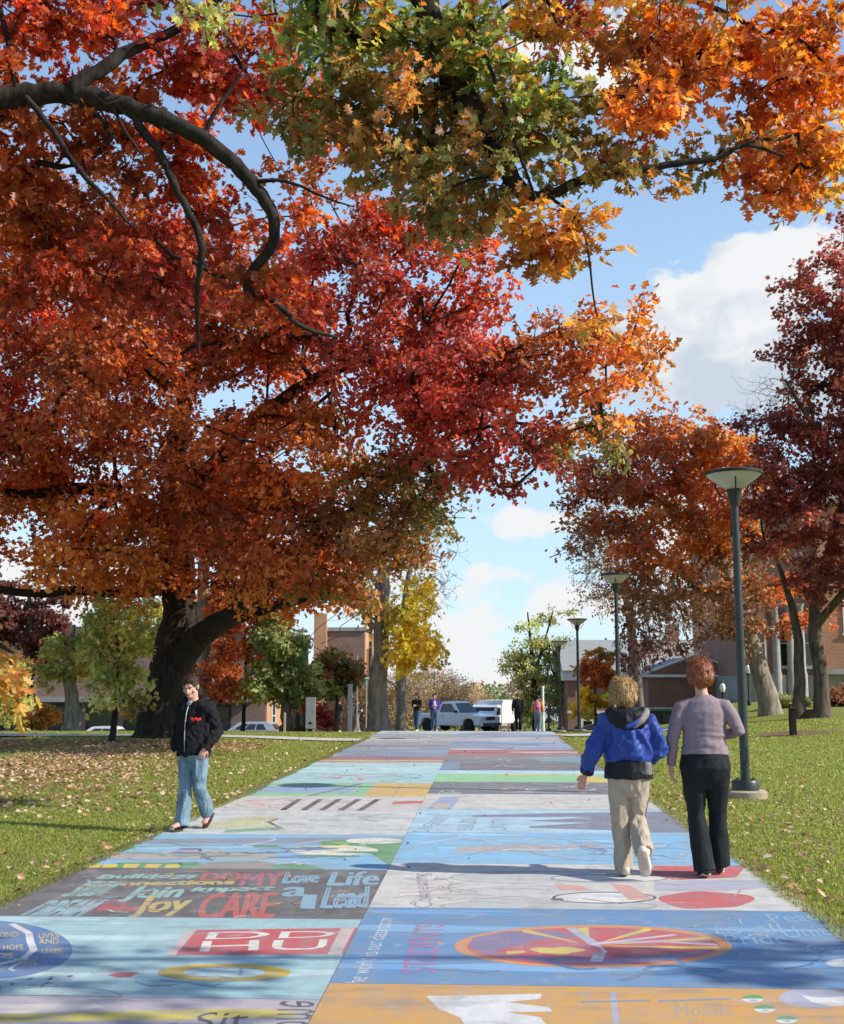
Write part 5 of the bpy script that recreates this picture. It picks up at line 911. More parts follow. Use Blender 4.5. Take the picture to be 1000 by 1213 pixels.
def glassband(r, pts, W, tumble, zt, name='side_window', out=.006):
    for s_ in (-1, 1):
        mb = MB(); mb.add([(s_*(W/2-max(z-zt, 0)*tumble+out), y, z) for y, z in pts]+[(s_*(W/2-max(z-zt, 0)*tumble+out-.012), y, z) for y, z in pts], [tuple(range(len(pts))), tuple(range(len(pts), 2*len(pts)))[::-1]]+[(i, (i+1) % len(pts), len(pts)+(i+1) % len(pts), len(pts)+i) for i in range(len(pts))]); mb.build(name, M['glass'], r)
def screen(r, y0, z0, y1, z1, w0, w1, name='windscreen', out=.008):
    nn = Vector((0, z1-z0, -(y1-y0))).normalized()*out
    if (nn.z < 0): nn = -nn
    V = [(-w0, y0, z0), (w0, y0, z0), (w1, y1, z1), (-w1, y1, z1)]; mb = MB(); mb.add([tuple(Vector(v)+nn) for v in V]+V, [(0, 1, 2, 3), (7, 6, 5, 4), (0, 4, 5, 1), (1, 5, 6, 2), (2, 6, 7, 3), (3, 7, 4, 0)]); mb.build(name, M['glass'], r)
def pickup(label, loc, rz):
    r = thing('pickup_truck', label, 'pickup', loc, rz); W = 1.95; m = M['car_white']
    taper_body([(-2.75, .55), (-2.75, 1.12), (-.75, 1.14), (-.72, 1.14), (.95, 1.16), (2.55, 1.05), (2.72, .95), (2.72, .5), (2.2, .42), (2.15, .7), (1.95, .86), (1.55, .86), (1.35, .7), (1.3, .42), (-1.15, .42), (-1.2, .7), (-1.4, .86), (-1.8, .86), (-2.0, .7), (-2.05, .42)], W, 9, m, r, bevel=.04)
    taper_body([(-.75, 1.12), (-.55, 1.80), (-.35, 1.88), (.35, 1.88), (.5, 1.84), (1.1, 1.12)], W-.06, 1.14, m, r, 'cab', .03, .22)
    glassband(r, [(-.55, 1.22), (-.42, 1.74), (.32, 1.74), (.80, 1.22)], W-.06, .22, 1.14); screen(r, 1.04, 1.2, .56, 1.78, .86, .72); screen(r, -.74, 1.22, -.58, 1.76, .8, .7, 'rear_window')
    mb = MB(); mb.box(-.42, .42, 2.70, 2.76, .78, .98); mb.build('grille', M['black'], r, bevel=.01); mb = MB(); mb.box(-.95, .95, 2.68, 2.86, .42, .62); mb.build('bumper', M['chrome'], r, bevel=.04)
    mb = MB(); mb.box(-.30, .30, 2.755, 2.775, .84, .92); mb.build('badge', M['redlens'], r)
    for s_ in (-1, 1):
        mb = MB(); mb.box(s_*.7-.22, s_*.7+.22, 2.69, 2.75, .80, .97); mb.build('headlight', M['lens'], r, bevel=.01); mb = MB(); mb.box(s_*.9-.07, s_*.9+.07, -2.78, -2.74, .75, 1.05); mb.build('tail_light', M['redlens'], r)
        mb = MB(); mb.box(min(s_*.98, s_*1.18), max(s_*.98, s_*1.18), .80, .92, 1.2, 1.36); mb.build('mirror', M['black'], r, bevel=.02)
        mb = MB(); mb.box(min(s_*.976, s_*.984), max(s_*.976, s_*.984), -.45, .75, .5, 1.1); d = mb.build('door', m, r); mb = MB(); mb.box(min(s_*.985, s_*1.01), max(s_*.985, s_*1.01), -.35, -.18, .98, 1.02); mb.build('handle', M['black'], d)
    wheels(r, .86, 1.75, -1.6, .37); return r
def sedan(name, label, cat, loc, rz, m, L=4.6, W=1.75, H=1.42, kind='wagon'):
    r = thing(name, label, cat, loc, rz); h = L/2; zb = .86
    taper_body([(-h, .45), (-h+.02, .80), (-h+.1, zb), (h-1.2, zb), (h-.25, .70), (h, .62), (h, .34), (h-.45, .25), (h-.5, .5), (h-.68, .64), (h-.98, .64), (h-1.16, .5), (h-1.2, .25), (-h+1.2, .25), (-h+1.16, .5), (-h+.98, .64), (-h+.68, .64), (-h+.5, .5), (-h+.45, .25), (-h+.1, .3)], W, 9, m, r, bevel=.04)
    if kind == 'van': top = [(-h+.08, zb-.02), (-h+.25, H-.1), (-h+.45, H), (h-1.9, H), (h-1.6, H-.08), (h-.8, zb-.02)]; gl = [(-h+.5, zb+.1), (-h+.55, H-.2), (h-2.0, H-.2), (h-1.2, zb+.1)]; ws = (h-.86, zb+.06, h-1.55, H-.12)
    elif kind == 'wagon': top = [(-h+.1, zb-.02), (-h+.55, H-.08), (-h+.85, H), (h-2.1, H), (h-1.9, H-.04), (h-1.15, zb-.02)]; gl = [(-h+.75, zb+.06), (-h+1.0, H-.13), (h-2.15, H-.13), (h-1.5, zb+.06)]; ws = (h-1.2, zb+.04, h-1.85, H-.06)
    else: top = [(-h+.5, zb-.02), (-h+1.1, H-.06), (-h+1.35, H), (h-2.1, H), (h-1.9, H-.04), (h-1.15, zb-.02)]; gl = [(-h+.95, zb+.06), (-h+1.3, H-.13), (h-2.15, H-.13), (h-1.5, zb+.06)]; ws = (h-1.2, zb+.04, h-1.85, H-.06)
    taper_body(top, W-.08, zb, m, r, 'cabin', .03, .3)
    n = 3 if kind != 'sedan' else 2; y0, y1 = gl[0][0], gl[3][0]; t0, t1 = gl[1][0], gl[2][0]
    for k in range(n):
        a, b_ = k/n+.02, (k+1)/n-.02; glassband(r, [(y0+(y1-y0)*a, gl[0][1]), (t0+(t1-t0)*a, gl[1][1]), (t0+(t1-t0)*b_, gl[1][1]), (y0+(y1-y0)*b_, gl[0][1])], W-.08, .3, zb)
    screen(r, *ws, W/2-.14, W/2-.28); screen(r, top[0][0]+.02, zb+.1, top[1][0]-.02, H-.12, W/2-.16, W/2-.28, 'rear_window')
    mb = MB(); mb.box(-.45, .45, h-.01, h+.02, .42, .56); mb.build('grille', M['black'], r)
    for e_, nm, mm in ((h, 'headlight', 'lens'), (-h, 'tail_light', 'redlens')):
        for s_ in (-1, 1): mb = MB(); mb.box(s_*(W/2-.26)-.16, s_*(W/2-.26)+.16, e_-.04, e_+.025, .52, .66); mb.build(nm, M[mm], r, bevel=.01)
        mb = MB(); mb.box(-W/2+.04, W/2-.04, e_-.06, e_+.05, .30, .42); mb.build('bumper', m, r, bevel=.02)
    for s_ in (-1, 1):
        mb = MB(); mb.box(min(s_*(W/2-.01), s_*(W/2+.14)), max(s_*(W/2-.01), s_*(W/2+.14)), h-1.75, h-1.62, .9, 1.02); mb.build('mirror', m, r, bevel=.015)
    wheels(r, W/2-.12, h-.83, -h+.83, .31, .19); return r
def at(u, Y, dz=0): b = gp(u, Y); return (b[0], b[1], b[2]+dz)
pickup('white pickup truck with red badge on its grille parked behind the two people', at(540, 75, .02), math.radians(-128))
sedan('parked_car', 'silver station wagon parked behind the small orange maple', 'car', at(294, 79, -.15), math.radians(86), M['car_silver'])
sedan('parked_car', 'white car almost hidden below the lawn at far left', 'car', at(122, 79, .0), math.radians(84), M['car_white'], kind='sedan')
sedan('parked_van', 'white minivan with dark side windows parked beyond the farther lamps', 'van', at(667, 128, .35), math.radians(-88), M['car_white'], H=1.8, L=4.9, kind='van')
sedan('parked_car', 'white car between the minivan and the red car', 'car', at(694, 112, -.15), math.radians(-92), M['car_white'], kind='sedan')
sedan('parked_car', 'bright red car at the far end of the parked cars', 'car', at(708, 106, .3), math.radians(-100), M['car_red'], kind='sedan')
# white box truck
r = thing('box_truck', 'white box truck standing behind the white pickup', 'truck', at(584, 88, .02), math.radians(160)); W = 2.0
mb = MB(); mb.box(-W/2, W/2, -3.4, 1.0, .6, 2.3); mb.build('cargo_box', M['car_white'], r, bevel=.05)
taper_body([(1.02, .5), (1.02, 1.95), (1.4, 2.0), (1.9, 1.9), (2.35, 1.25), (2.9, 1.2), (3.0, .95), (3.0, .5)], 2.0, 9, M['car_white'], r, 'cab', .05)
screen(r, 2.28, 1.32, 1.96, 1.82, .86, .80); glassband(r, [(1.2, 1.25), (1.2, 1.8), (1.75, 1.8), (2.1, 1.3)], 2.0, 0, 9)
mb = MB(); mb.box(-.5, .5, 2.98, 3.04, .75, 1.0); mb.build('grille', M['black'], r); mb = MB(); mb.box(-1.02, 1.02, 2.95, 3.12, .42, .6); mb.build('bumper', M['grey'], r, bevel=.03)
for s_ in (-1, 1): mb = MB(); mb.box(s_*.76-.16, s_*.76+.16, 2.97, 3.03, .8, .98); mb.build('headlight', M['lens'], r)
wheels(r, .9, 2.1, -2.0, .40, .26)
# ------------------------------------------------------------------ far woods closing the view down the street
def woods(name, label, x0, x1, Y, h, n, pals, seed):
    N_ = n; x = rng.uniform(x0, x1, N_); y = Y+rng.uniform(-8, 8, N_); hh = h*(.62+.38*np.array([mnoise.noise((a*.05+seed, seed, 0))*.5+.5+.35*mnoise.noise((a*.22, seed, 3)) for a in x]))
    z0 = np.array([gz(a, b_) for a, b_ in zip(x, y)]); z = z0+hh*rng.uniform(0, 1, N_)**.7
    pos = np.stack((x, y, z), 1); d = rng.normal(size=(N_, 3)); nr = rng.normal(size=(N_, 3)); nr[:, 2] += .8; nr[:, 1] -= .4
    idx = (np.array([mnoise.noise((a*.09+seed*3, c*.15, 1)) for a, c in zip(x, z)])*3+len(pals)/2).astype(int).clip(0, len(pals)-1)
    c = np.array([PAL[pals[i]][rng.integers(0, 4)] for i in idx])*rng.uniform(.6, 1.1, (N_, 1))
    return tag(link(name, leaf_mesh(name, pos, d, nr, rng.uniform(.35, .8, N_), c, LOW), M['leaf']), label, 'trees', kind='stuff')
woods('distant_woods', 'far band of brown and green woods beyond the street', -130, 140, 185, 9.0, 60000, ['brown', 'tan', 'green', 'brown', 'olive', 'tan'], 3)
# ------------------------------------------------------------------ people: bodies grown from joints, fused into one surface, clothes over them
def fuse(shapes, vox, it=4, fac=.5, disp=None, cut=None):
    mb = MB()
    for s_ in shapes:
        k = s_[0]
        if k == 'T':                                # tube: points, radii (rx, ry) ; rounded ends
            pts, rad = s_[1], s_[2]; ref = s_[3] if len(s_) > 3 else (1, 0, 0); n = 16
            ref = None if (len(s_) > 3 and s_[3] == 'pt') else ref; P0 = [Vector(p) for p in pts]; R0 = [r if hasattr(r, '__len__') else (r, r) for r in rad]
            a = (P0[0]-P0[1]).normalized(); b_ = (P0[-1]-P0[-2]).normalized(); r0 = min(R0[0])*.8; r1 = min(R0[-1])*.8; fl = s_[4] if len(s_) > 4 else 'rr'
            pp, rr = list(P0), list(R0)
            if fl[0] == 'r': pp = [P0[0]+a*r0, P0[0]+a*r0*.75]+pp; rr = [(R0[0][0]*.25, R0[0][1]*.25), (R0[0][0]*.72, R0[0][1]*.72)]+rr
            if fl[1] == 'r': pp = pp+[P0[-1]+b_*r1*.75, P0[-1]+b_*r1]; rr = rr+[(R0[-1][0]*.72, R0[-1][1]*.72), (R0[-1][0]*.25, R0[-1][1]*.25)]
            mb.tube(pp, rr, n, ref=ref)
        elif k == 'E':                              # ellipsoid: centre, radii
            c, q = s_[1], s_[2]; V = []; F = []; n, m_ = 20, 12
            for j in range(m_+1):
                th = math.pi*j/m_; 
                for i in range(n): ph = 2*math.pi*i/n; V.append((c[0]+q[0]*math.sin(th)*math.cos(ph), c[1]+q[1]*math.sin(th)*math.sin(ph), c[2]+q[2]*math.cos(th)))
            for j in range(m_):
                for i in range(n): F.append((j*n+i, (j+1)*n+i, (j+1)*n+(i+1) % n, j*n+(i+1) % n))
            mb.add(V, F)
    me = mb.mesh('fuse'); bm = bmesh.new(); bm.from_mesh(me); bmesh.ops.remove_doubles(bm, verts=bm.verts, dist=1e-5); bmesh.ops.recalc_face_normals(bm, faces=bm.faces); bm.to_mesh(me); bm.free()
    o = bpy.data.objects.new('fuse', me); COL.objects.link(o)
    m = o.modifiers.new('r', 'REMESH'); m.mode = 'VOXEL'; m.voxel_size = vox; m.adaptivity = 0
    m = o.modifiers.new('s', 'SMOOTH'); m.factor = fac; m.iterations = it
    dg = bpy.context.evaluated_depsgraph_get(); dg.update(); out = bpy.data.meshes.new_from_object(o.evaluated_get(dg)); bpy.data.objects.remove(o)
    if cut:
        bm = bmesh.new(); bm.from_mesh(out)
        for co, no in cut:
            g = bmesh.ops.bisect_plane(bm, geom=list(bm.verts)+list(bm.edges)+list(bm.faces), plane_co=co, plane_no=no, clear_outer=True)
        bm.to_mesh(out); bm.free()
    if disp:
        out.update(); V = np.zeros(len(out.vertices)*3, np.float32); out.vertices.foreach_get('co', V); V = V.reshape(-1, 3)
        Nn = np.array([v.normal[:] for v in out.vertices]); D = np.array([disp(*p) for p in V]); V = V+Nn*D[:, None]; out.vertices.foreach_set('co', V.astype(np.float32).ravel())
    out.polygons.foreach_set('use_smooth', np.ones(len(out.polygons), bool)); out.materials.clear(); out.update(); return out
def folds(amp=.006, sx=7, sz=9, seed=0, tilt=.5):
    def f(x, y, z):
        a = mnoise.noise((x*sx+seed, y*sx, z*sz+x*sz*tilt)); b_ = mnoise.noise((x*sx*2.3+seed*2, y*sx*2.3+5, (z-x*tilt)*sz*2.1))
        return amp*((1-abs(a)*2.4)+.5*(1-abs(b_)*2.4)-.4)
    return f
def strands(amp=.006, seed=0):
    return lambda x, y, z: amp*(.8*mnoise.noise((x*120+seed, y*120, z*9))+.7*mnoise.noise((x*22, y*22+seed, z*7)))
def add_strands(o, n, ln=.05, w=.0022, seed=1, zmin=-9):
    me = o.data; V = np.zeros(len(me.vertices)*3, np.float32); me.vertices.foreach_get('co', V); V = V.reshape(-1, 3); Nn = np.array([v.normal[:] for v in me.vertices]); r = np.random.default_rng(seed)
    k = r.integers(0, len(V), n); p = V[k]; nn = Nn[k]; d = np.array((0, 0, -1.))+r.normal(0, .35, (n, 3)); d = norm(d-(d*nn).sum(1, keepdims=True)*nn+.12*nn*r.uniform(0, 2, (n, 1))); s_ = norm(np.cross(d, nn))*w; L_ = (ln*r.uniform(.4, 1.2, n))[:, None]
    A = p+nn*.002; Q = np.stack((A-s_, A+s_, A+d*L_*.55+nn*.006+s_*.8, A+d*L_*.55+nn*.006-s_*.8, A+d*L_+nn*.004), 1).reshape(-1, 3); b = np.arange(n)[:, None]*5
    lo = np.concatenate((b+0, b+1, b+2, b+3, b+3, b+2, b+4), 1).ravel(); tot = np.tile([4, 3], n); m2 = mesh_np('lock', Q, lo, tot); link('locks', m2, me.materials[0], o)
def V3(*a): return Vector(a)
def hand(w, d, out, curl=.5, s=1.0, side=1, spread=1.0):
    """palm and five fingers from wrist w along d; `out` is the back of the hand; the thumb leaves towards side*(d x out)"""
    w, d, out = Vector(w), Vector(d).normalized(), Vector(out); out = (out-d*out.dot(d)).normalized(); lat = d.cross(out)*side
    S_ = [('T', [w, w+d*.03*s, w+d*.055*s, w+d*.085*s], [(.024*s, .019*s), (.030*s, .017*s), (.039*s, .015*s), (.039*s, .013*s)], tuple(lat))]
    for k, (o, l) in enumerate([(-.030, .058), (-.010, .072), (.010, .078), (.029, .070)]):       # little .. index
        b_ = w+d*.080*s+lat*o*s; dirn = (d+lat*o*3.0*spread).normalized(); c = curl*(1.15-.1*k); pts = [b_-d*.02*s, b_]; ang = 0; seg = l/3*s*1.08; p = b_
        for j in range(3):
            ang += c*(.35+.3*j); q = (dirn*math.cos(ang)-out*math.sin(ang)); p = p+q*seg; pts.append(p)
        r = (.0088-.0005*(k == 0))*s; S_.append(('T', pts, [r*1.05, r*1.05, r, r*.93, r*.8], tuple(lat)))
    tb = w+d*.028*s+lat*.024*s; t1 = (d*.6+lat*.75-out*.25).normalized(); t2 = (d*.9+lat*.35-out*.35).normalized()
    S_.append(('T', [tb, tb+t1*.034*s, tb+t1*.034*s+t2*.028*s, tb+t1*.034*s+t2*.05*s], [.0145*s, .0115*s, .0100*s, .008*s], tuple(lat))); return S_
def head_shapes(c, R, h=.232, turn=0, tilt=0, fem=False):
    """head centre c, height h; R maps local (x right, y forward, z up) to the body frame"""
    k = h/.232; g = lambda x, y, z: tuple(Vector(c)+R @ Vector((x*k, y*k, z*k)))
    def E(x, y, z, a, b_, d): return ('T', [g(x, y-b_*.55, z), g(x, y-b_*.3, z), g(x, y, z), g(x, y+b_*.3, z), g(x, y+b_*.55, z)], [(a*.62*k, d*.62*k), (a*.9*k, d*.9*k), (a*k, d*k), (a*.9*k, d*.9*k), (a*.62*k, d*.62*k)], tuple(R @ Vector((1, 0, 0))))
    j = .9 if fem else 1
    S_ = [E(0, -.012, .028, .077, .098, .086), E(0, .028, -.03, .062*j, .075, .070), E(0, .045, -.082, .036*j, .050, .030)]
    S_ += [('T', [g(0, .088, .012), g(0, .103, -.012), g(0, .112, -.030), g(0, .098, -.036)], [.009*k, .012*k, .0145*k, .012*k]), ('T', [g(-.022, .086, -.056), g(0, .094, -.056), g(.022, .086, -.056)], [.007*k, .009*k, .007*k], (0, 0, 1))]
    for s_ in (-1, 1):
        S_ += [('T', [g(s_*.076, -.012, .018), g(s_*.083, -.018, .004), g(s_*.078, -.008, -.028)], [(.007*k, .017*k), (.008*k, .019*k), (.006*k, .010*k)]), ('T', [g(s_*.055, .070, .026), g(s_*.03, .084, .030), g(s_*.012, .088, .026)], [.006*k, .008*k, .006*k], (0, 0, 1)), ('T', [g(s_*.045, .058, -.02), g(s_*.05, .045, -.03)], [.02*k, .02*k])]
    return S_, g
def rot(ax, a):
    from mathutils import Matrix
    return Matrix.Rotation(a, 3, ax)
def skinmat(name, c): return mat(name, c, .5, var=.08, scale=30, spec=.35)
SK = dict(fair=skinmat('fair_skin', (.60, .33, .24)), ruddy=skinmat('ruddy_skin', (.56, .29, .20)), tan=skinmat('tan_skin', (.36, .19, .12)))
def face_bits(body, g, k, iris=(.05, .03, .02), lips=(.42, .14, .12), brow='hair_brown'):
    mw = mat('eye_white', (.5, .45, .42), .2, var=.02); mi = mat('iris', iris, .2, var=.1); ml = mat('lips', lips, .5, var=.1)
    for s_ in (-1, 1):
        o = link('eye', fuse([('E', g(s_*.031, .079, .006), (.0115*k, .007*k, .0065*k))], .0025, 1), mw, body); link('iris', fuse([('E', g(s_*.031, .0845, .005), (.0055*k, .004*k, .0055*k))], .0016, 1), mi, o)
        mb = MB(); mb.tube([g(s_*.052, .078, .026), g(s_*.034, .091, .031), g(s_*.014, .093, .026)], .0028*k, 6); mb.build('eyebrow', M[brow], body, smooth=True)
    mb = MB(); mb.tube([g(-.024, .089, -.058), g(-.01, .098, -.054), g(.01, .098, -.054), g(.024, .089, -.058)], [.002*k, .0048*k, .0048*k, .002*k], 6); mb.build('lips', ml, body, smooth=True)
M['hair_brown'] = mat('brown_hair', (.075, .036, .018), .5, var=.5, scale=25, stretch=(3, 3, .4), spec=.5); M['hair_blonde'] = mat('blonde_hair', (.50, .30, .11), .45, var=.45, scale=22, stretch=(3, 3, .5), spec=.5); M['hair_auburn'] = mat('auburn_hair', (.40, .11, .03), .42, var=.5, scale=25, stretch=(3, 3, .4), spec=.55); M['hair_black'] = mat('black_hair', (.014, .010, .009), .4, var=.3, spec=.5)
def cloth(name, c, **k): return mat(name, c, k.pop('rough', .85), var=k.pop('var', .14), scale=k.pop('scale', 9), bump=k.pop('bump', .25), bscale=60, spec=.2, **k)
def leg_body(hip, knee, ank, toe, s=1):
    return [('T', [hip, (Vector(hip)+Vector(knee))/2, knee, (Vector(knee)*.65+Vector(ank)*.35), ank], [(.082*s, .088*s), (.072*s, .078*s), (.053*s, .056*s), (.052*s, .058*s), (.035*s, .038*s)]),
            ('T', [Vector(ank)+(Vector(ank)-Vector(toe)).normalized()*.02, (Vector(ank)+Vector(toe))/2+V3(0, 0, 0), toe], [(.034*s, .036*s), (.040*s, .028*s), (.038*s, .018*s)])]
def trousers_leg(hip, knee, ank, s, flare=1.0, slim=1.0):
    h, k, a = Vector(hip), Vector(knee), Vector(ank)
    return ('T', [h, (h+k)/2, k, (k+a)/2, a], [(.098*s*slim, .106*s*slim), (.086*s*slim, .092*s*slim), (.068*s, .074*s), (.068*s*(1+(flare-1)*.5), .074*s*(1+(flare-1)*.4)), (.066*s*flare, .075*s*flare)], (1, 0, 0), 'rf')
def shoe(name, ank, toe, m, sole, parent, s=1, up=None):
    a, t = Vector(ank), Vector(toe); d = (t-a).normalized(); up = Vector(up or (0, 0, 1)); up = (up-d*up.dot(d)).normalized(); L_ = .0
    heel = a-d*.055*s-up*.045*s; mid = a+d*.06*s-up*.035*s; tip = a+d*.165*s-up*.052*s
    o = link(name, fuse([('T', [heel, a-d*.02*s-up*.03*s, mid, a+d*.12*s-up*.045*s, tip], [(.036*s, .036*s), (.040*s, .048*s), (.044*s, .040*s), (.046*s, .030*s), (.036*s, .020*s)]), ('T', [a-up*.02*s, a+up*.03*s], [(.038*s, .046*s), (.040*s, .048*s)])], .006, 2), m, parent)
    link('sole', fuse([('T', [heel-up*.022*s, mid-up*.034*s, tip-up*.006*s], [(.040*s, .013*s), (.046*s, .011*s), (.040*s, .012*s)])], .006, 1), sole, o); return o
# ---- the woman with auburn hair, mauve top and black trousers, walking away
SOLE = mat('rubber_sole', (.45, .40, .33), .8); 
def woman_auburn():
    x, Y = float(P(840, 1043, 10.2)[0]), 10.2; r = thing('person', 'auburn haired woman seen from behind in a mauve top and black trousers', 'person', (x, Y, HP), math.radians(-3)); s = 1.0
    hipL, hipR = V3(-.095, 0, .93), V3(.095, 0, .93); kL, kR = V3(-.085, .03, .51), V3(.10, .08, .52); aL, aR = V3(-.04, -.06, .09), V3(.105, .14, .10); tL, tR = aL+V3(-.01, .14, -.04), aR+V3(.02, .13, .02)
    shL, shR = V3(-.19, -.01, 1.395), V3(.18, -.01, 1.405); eL, eR = V3(-.262, -.03, 1.13), V3(.285, -.03, 1.19); wL, wR = V3(-.275, .03, .90), V3(.20, .20, 1.14)
    R = rot('Z', .05) @ rot('X', -.05); hc = V3(-.015, .02, 1.665); hs_, g = head_shapes(hc, R, .235, fem=True)
    B = [('T', [(0, 0, .93), (0, 0, 1.02), (0, 0, 1.14), (0, 0, 1.28), (0, 0, 1.40), (-.005, 0, 1.46)], [(.165, .115), (.15, .10), (.135, .09), (.145, .10), (.14, .085), (.07, .06)]), ('T', [(-.005, 0, 1.44), (-.01, .005, 1.52), hc-V3(0, .005, .06)], [.056, .05, .052])]
    B += hs_
    for sh, e, w in ((shL, eL, wL), (shR, eR, wR)): B += [('T', [sh*.85+V3(0, 0, .2), sh, e, (e+w)/2, w], [.05, .050, .038, .033, .024], 'pt')]
    B += leg_body(hipL, kL, aL, tL)+leg_body(hipR, kR, aR, tR)+hand(wL, (.0, .02, -1), (-1, -.2, 0), .55, 1.0, 1)+hand(wR, (-.7, .6, -.1), (.3, .2, 1), .9, .95, -1)
    body = link('body', fuse(B, .0055, 3), SK['fair'], r); face_bits(body, g, 1.0, brow='hair_brown')
    top = cloth('mauve_knit', (.27, .205, .225), stretch=(1, 1, 4), scale=14, var=.10)
    def dsp(x, y, z): 
        w = math.exp(-((z-1.08)/.13)**2); return .004*math.sin(z*140+3*mnoise.noise((x*9, y*9, z*4)))*0+folds(.004, 5, 6, 2, .6)(x, y, z)+w*.012*(mnoise.noise((x*6+z*5, y*5, z*34)))
    T_ = [('T', [(0, -.005, .985), (0, 0, 1.03), (0, 0, 1.13), (0, 0, 1.24), (0, -.005, 1.35), (0, -.01, 1.43), (-.005, 0, 1.475)], [(.198, .142), (.192, .138), (.178, .122), (.182, .125), (.188, .118), (.15, .088), (.075, .062)], (1, 0, 0), 'ff')]
    for sh, e, w in ((shL, eL, wL), (shR, eR, wR)): T_ += [('T', [V3(sh.x*.5, 0, 1.40), V3(sh.x*.97, sh.y, sh.z-.015), (sh+e)/2, e, (e+w)/2, w], [.062, .066, .060, .052, .046, .037], 'pt', 'rf')]
    link('sweater', fuse(T_, .007, 4, disp=dsp), top, r)
    blk = cloth('black_twill', (.016, .020, .021), var=.2)
    link('trousers', fuse([('T', [(0, 0, 1.03), (0, 0, .97), (0, -.012, .88), (0, -.005, .80)], [(.182, .126), (.200, .142), (.212, .155), (.185, .12)], (1, 0, 0), 'fr'), trousers_leg(hipL+V3(0, -.01, -.04), kL, aL+V3(0, 0, -.035), 1.04, 1.30, 1.08), trousers_leg(hipR+V3(0, -.01, -.04), kR, aR+V3(0, -.01, -.02), 1.04, 1.30, 1.08)], .008, 3, disp=folds(.006, 6, 5, 4, .4)), blk, r)
    hr_ = link('hair', fuse([('E', hc+V3(0, -.025, .035), (.098, .108, .100)), ('E', hc+V3(.0, -.045, -.015), (.103, .085, .085)), ('T', [hc+V3(-.07, -.01, .02), hc+V3(-.078, -.01, -.06)], [(.032, .05), (.02, .035)]), ('T', [hc+V3(.07, -.01, .02), hc+V3(.078, -.01, -.06)], [(.032, .05), (.02, .035)]), ('T', [hc+V3(0, -.07, -.02), hc+V3(0, -.065, -.085)], [(.085, .045), (.06, .03)])], .006, 2, disp=strands(.010, 3)), M['hair_auburn'], r)
    add_strands(hr_, 2600, .042 if r.location.x > 0 else .018)
    for a, t in ((aL, tL), (aR, tR)): shoe('shoe', a, t, M['black'], SOLE, r, 1.0)
woman_auburn()
